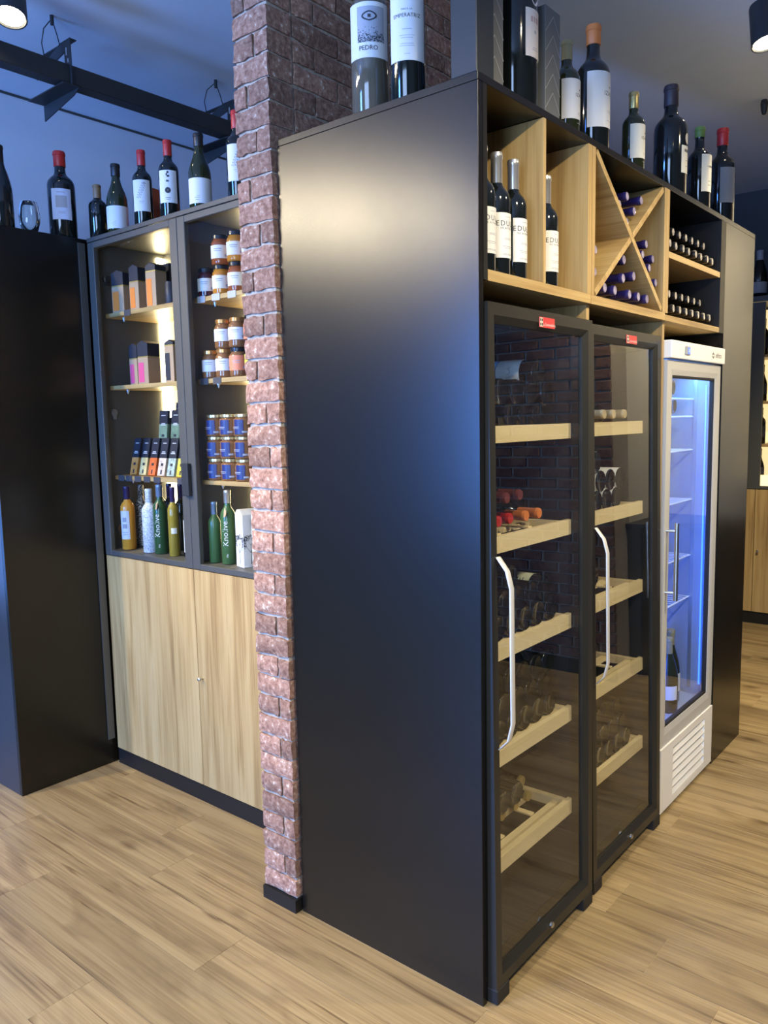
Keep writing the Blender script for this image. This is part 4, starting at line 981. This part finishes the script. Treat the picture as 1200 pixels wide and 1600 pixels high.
bottle('IZADI bottle with gold capsule between the grey box and the larger IZADI magnum', (-.075, .605, ZT), 'bordeaux', .285, .0395, m_ggreen, m_olivecap, .19, (0,0,0), gt, (AI-.25,.050,.055,.168,m_paper), iz(.0395, AI+.02, .118, .014))
bottle('orange capped IZADI magnum above the open oak shelf', (-.070, .775, ZT), 'bordeaux', .385, .052, m_gdark, m_orcap, .15, (0,0,0), gt, (AI-.25,.066,.070,.235,m_paper), iz(.052, AI-.02, .165, .018))
bottle('small gold capped IZADI bottle standing alone above the cross rack', (-.070, 1.098, ZT), 'bordeaux', .280, .0385, m_ggreen, m_gold, .19, (0,0,0), gt, (AI-.35,.044,.055,.168,m_cream), iz(.0385, AI, .118, .014))
bottle('big dark magnum with round seal and cream label above the cross rack edge', (-.080, 1.478, ZT), 'bordeaux', .415, .0615, m_gdark, mat('dark_wax', (.05,.03,.03), .5), .18, (0,0,0), gt, (-.02,.030,.085,.185,m_cream),
       [('bb', lambda mb: (wrap_lines(mb, .0629, -.02, [(.162,.003,.010,-.012),(.162,.0025,.010,-.004),(.162,.003,.010,.004),(.162,.0025,.010,.012)]), wrap_lines(mb, .0629, -.02, [(.11,.006,.002),(.13,.006,.002)])), m_ink), ('bm', lambda mb: mb.add([(.0624*math.cos(.08+.017*math.cos(2*PI*k/20)/.0624), .0624*math.sin(.08+.017*math.cos(2*PI*k/20)/.0624), .213+.020*math.sin(2*PI*k/20)) for k in range(20)], [tuple(range(20))]), m_cream)])
bottle('green capped bottle with cream label beside the red capped one', (-.060, 1.750, ZT), 'bordeaux', .330, .046, m_gdark, m_green, .12, (0,0,0), gt, (-.22,.038,.070,.215,m_cream), [('lr', lambda mb: (wrap_text(mb, 'LA', .009, .0474, -.42, .165), wrap_lines(mb, .0473, -.22, [(.165,.0025,.007,.0),(.165,.0025,.007,.008),(.165,.002,.007,.015)]), wrap_lines(mb, .0473, -.22, [(.11,.008,.0015),(.095,.010,.0015)])), m_ink)])
bottle('red capped magnum with grey label at the far end of the unit', (-.085, 2.125, ZT), 'bordeaux', .425, .056, m_gdark, m_red, .17, (0,0,0), gt, (-.75,.036,.10,.25,mat('slate_label', (.20,.20,.20), .5)))

# ================================================================== CEILING FITTINGS
bm_ = thing('steel_beam', 'black steel channel hung under the blue grey ceiling on perforated brackets', 'beam', (-2.12, 0, 3.0))
ob('channel', BX(-.035, .035, -3.2, 2.6, .0, .075).mesh('channel', bevel=.003), m_blk_metal, bm_)
def bracket(y):
    mb = MB()
    # upright gusset with triangular window on the left side of the beam (plane x-z)
    def plate(pts, yy, t=.004): mb.prism(pts, 'xz', yy, yy+t)
    plate([(.0,-.006),(.048,-.006),(.048,.175),(.0,.175)], y)
    plate([(-.235,.085),(-.0,.130),(-.0,.175),(-.03,.175),(-.235,.112)], y)
    mb.box(-.235, .048, y+.0045, y+.030, .170, .174)
    # lower tie plate running left under the beam
    mb.box(-.245, .048, y-.040, y+.030, -.010, -.006)
    mb.prism([(-.245,-.075),(-.245,-.010),(.048,-.010),(.0,-.030)], 'xz', y+.030, y+.034)
    b = ob('bracket', mb.mesh('bracket'), m_blk_metal, bm_)
    hl = MB()
    for k in range(6): hl.lathe([(0,0),(.004,0),(.004,.0006),(0,.0006)], 8, -.20+k*.035, y-.005+.012*(k%2), -.0068)
    for k in range(4): hl.box(-.17+k*.035, -.164+k*.035, y-.0006, y-.0002, .148-k*.014, .154-k*.014)
    hl.box(.012,.020, y-.0006, y-.0002, .115,.145); hl.box(.022,.030, y-.0006, y-.0002, .085,.100)
    ob('bracket_slot', hl, mat('slot_pale', (.34,.38,.45), .7), b)
    wr = MB().tube([(-.16,y,.16),(-.175,y,.22),(-.15,y,.27),(-.09,y,.285),(-.08,y,.299)], .0022, 6).tube([(-.03,y,.165),(-.05,y,.22),(-.08,y,.285)], .0022, 6).lathe([(0,.262),(.008,.262),(.008,.299),(0,.299)], 10, -.08, y, 0)
    ob('hanger_wire', wr.mesh('hanger_wire', smooth=60), m_blk_metal, bm_)
bracket(.165); bracket(1.02); bracket(-1.2)
tr = ob('trim_1', BX(-3.10, -3.094, -.14, 5.0, 3.288, 3.2995), m_charcoal); tr['kind'] = 'structure'
hk = thing('ceiling_clip', 'small black cable clip hanging from the ceiling at the right', 'clip', (-.20, 3.2, ZC))
ob('clip_body', MB().lathe([(0,-.075),(.010,-.075),(.016,-.055),(.020,-.02),(.016,0),(0,0)], 12).mesh('clip_body', smooth=50), m_blk_metal, hk)
ob('cable', MB().tube([(.005,0,-.012),(.07,.05,-.010),(.16,.10,-.006)], .003, 6), m_blk_metal, hk)

def spot_fixture(label, loc, aim, energy, blend=.6, size=70, r=.058, L=.16, group='ceiling spotlights', rad=.05, color=(1,.85,.58)):
    t = thing('spotlight', label, 'spotlight', loc, (0,0,0), group)
    q = (Vector(aim)-Vector(loc)).to_track_quat('-Z', 'Y').to_euler()
    hd = ob('lamp_housing', MB().lathe([(r*.3,L),(r*.75,L),(r*.8,L-.01),(r,.0),(r*1.02,-.006),(r*.93,-.006),(r*.86,.012),(r*.2,.012)][::-1], 24).mesh('lamp_housing', smooth=40), m_blk_metal, t, None, q)
    ob('lamp_lens', MB().lathe([(0,.0),(r*.85,.0),(r*.85,.003),(0,.003)], 24), m_lens, hd)
    ob('ceiling_rod', MB().tube([(0,0,L*.6),(0,0,ZC-loc[2]-.001)], .010, 8), m_blk_metal, t)
    l = light('spot_lamp', 'SPOT', (0,0,-.015), energy, color, hd, spot_size=math.radians(size), spot_blend=blend, shadow_soft_size=rad)
    return t
spot_fixture('lit ceiling spotlight at the top left above the steel beam', (-1.93, -.150, 3.10), (-1.2, -.8, 0), 100, size=80)
spot_fixture('spotlight cut by the right frame edge near the ceiling', (.135, 1.93, 3.08), (.75, 1.6, 0), 120, size=75)
SP = [((-3.05,-2.95,3.12),(-.45,0,1.75),170,50), ((-2.55,-3.35,3.12),(-.40,0,1.80),120,50), ((-3.45,-2.45,3.12),(-.5,0,1.8),130,50), ((-1.5,-2.9,3.12),(-.78,0,1.3),190,40), ((-2.7,-1.6,3.12),(-1.7,.27,.9),290,62),  # second and third spots are added to broaden the glow on the black panel
      ((1.6,-.6,3.12),(.0,.5,.9),270,75), ((1.8,1.3,3.12),(.0,1.3,1.0),240,80), ((.1,-2.4,3.12),(-.3,-1.0,0),170,85), ((.40,2.45,3.12),(.75,3.5,1.5),420,90), ((-1.1,-1.5,3.12),(-1.2,-.8,0),110,85)]
for i, (p, a, e, s) in enumerate(SP):
    spot_fixture('ceiling spotlight out of view, number %s along the shop ceiling' % ('one','two','three','four','five','six','seven','eight','nine','ten')[i], p, a, e, size=s)

# ================================================================== BACKGROUND RIGHT: second display cabinet
bc = thing('display_cabinet', 'distant oak cabinet with lit bottle shelves at the right edge', 'cabinet', (-.93, 4.638, 0))
BWd = 1.9
ob('plinth', BX(0, BWd, .01, .03, 0, .085), m_black2, bc)
ob('carcass', MB().box(0,.02,.022,.44,.09,2.40).box(BWd-.02,BWd,.022,.44,.09,2.40).box(0,BWd,.40,.44,.09,2.40).box(.02,BWd-.02,.022,.40,.09,.11).box(0,BWd,0,.44,2.40,2.44).box(.02,BWd-.02,.022,.40,1.03,1.05), m_charcoal, bc)
for k in range(5):
    a = k*BWd/5+.002; d = ob('lower_door', BX(a, a+BWd/5-.004, 0, .02, .092, 1.024).mesh('lower_door', bevel=.001), m_oak_z, bc)
    ob('knob', MB().lathe([(0,0),(.004,0),(.004,.012),(.009,.016),(.009,.022),(0,.024)], 12).mesh('knob', smooth=40), m_steel, d, (a+.03, 0, .56), (PI/2,0,0))
for a, wd_ in ((0,.04), (.30,.108), (BWd/2,.04), (BWd-.05,.04)): ob('door_stile', BX(a+.004, a+wd_, -.002, .02, 1.03, 2.395), m_charcoal, bc)
ob('glowing_back', BX(.05, BWd-.02, .385, .399, 1.06, 2.38), mat('lit_back_panel', (.9,.8,.5), .5, emit=(1,.76,.36), es=1.0), bc)  # back board glows by its own material, standing in for light falling on it
ZB = [1.052, 1.36, 1.68, 2.02]
for z in ZB[1:]: ob('shelf', BX(.022, BWd-.022, .05, .384, z-.02, z), m_oak_x, bc)
ob('display_step', BX(.36, .80, .03, .07, 1.051, 1.13), mat('glowing_step', (.9,.8,.5), .5, emit=(1,.76,.36), es=1.2), bc)  # step is no lamp, its lit look is emission in the material
gb = 'bottles in the distant cabinet'
for j, z in enumerate(ZB):
    for k in range(6):
        bottle('bottle, %s from left on the %s shelf of the distant right cabinet' % (ORD[k], ('bottom','second','third','top')[j]), (-.93+.36+k*.105, 4.80+.03*(k%2), z+.001), 'bordeaux' if (k+j) % 2 else 'burgundy', .27, .036, m_gdark, [m_blackcap, m_vio, m_maroon, m_gold][(k+2*j)%4], .2, (0,0,0), gb, (-1.2,.04,.05,.13,m_paper if k % 2 else m_navy), seg=16)
for k, x in enumerate((-.60, -.47, -.33)): bottle('large bottle with white neck seal on top of the distant cabinet, %s' % ('left','middle','right')[k], (x, 4.75, 2.441), 'champagne', .34, .055, m_gdark, m_grey, .2, (0,0,0), gb, (-1.1,.055,.03,.11,m_grey))

# opposite side of the shop, seen only as reflections in the fridge doors
ow = struct('wall_brick_opposite', BX(.85, 3.2, 2.86, 3.1, 0, ZC), m_mortar)
mbk = MB(); z = .10; rw = 0
while z < ZC-.03:
    x = .845 - (.10 if rw % 2 else 0)
    while x < 3.2:
        a = max(x, .845); b = min(x+.20, 3.2)
        if b-a > .02: mbk.box(a, b-.012, 2.838+random.uniform(-.003,.003), 2.87, z, z+.056)
        x += .21
    z += CH; rw += 1
o = ob('brick_field', mbk.mesh('brick_field', bevel=.003), m_brickd, ow); o['kind'] = 'stuff'
struct('baseboard_opposite', BX(.84, 3.2, 2.825, 2.859, 0, .085), m_black2)
struct('wall_partition', BX(.30, 1.25, 3.45, 3.55, 0, ZC), m_plaster)
ct = thing('low_counter', 'low dark counter against the pale partition beyond the right edge', 'counter', (.32, 3.05, 0))
ob('counter_body', BX(0, .52, 0, .39, 0, .93), m_black, ct); ob('counter_top', BX(-.01, .53, -.01, .395, .9305, .955), m_black2, ct)
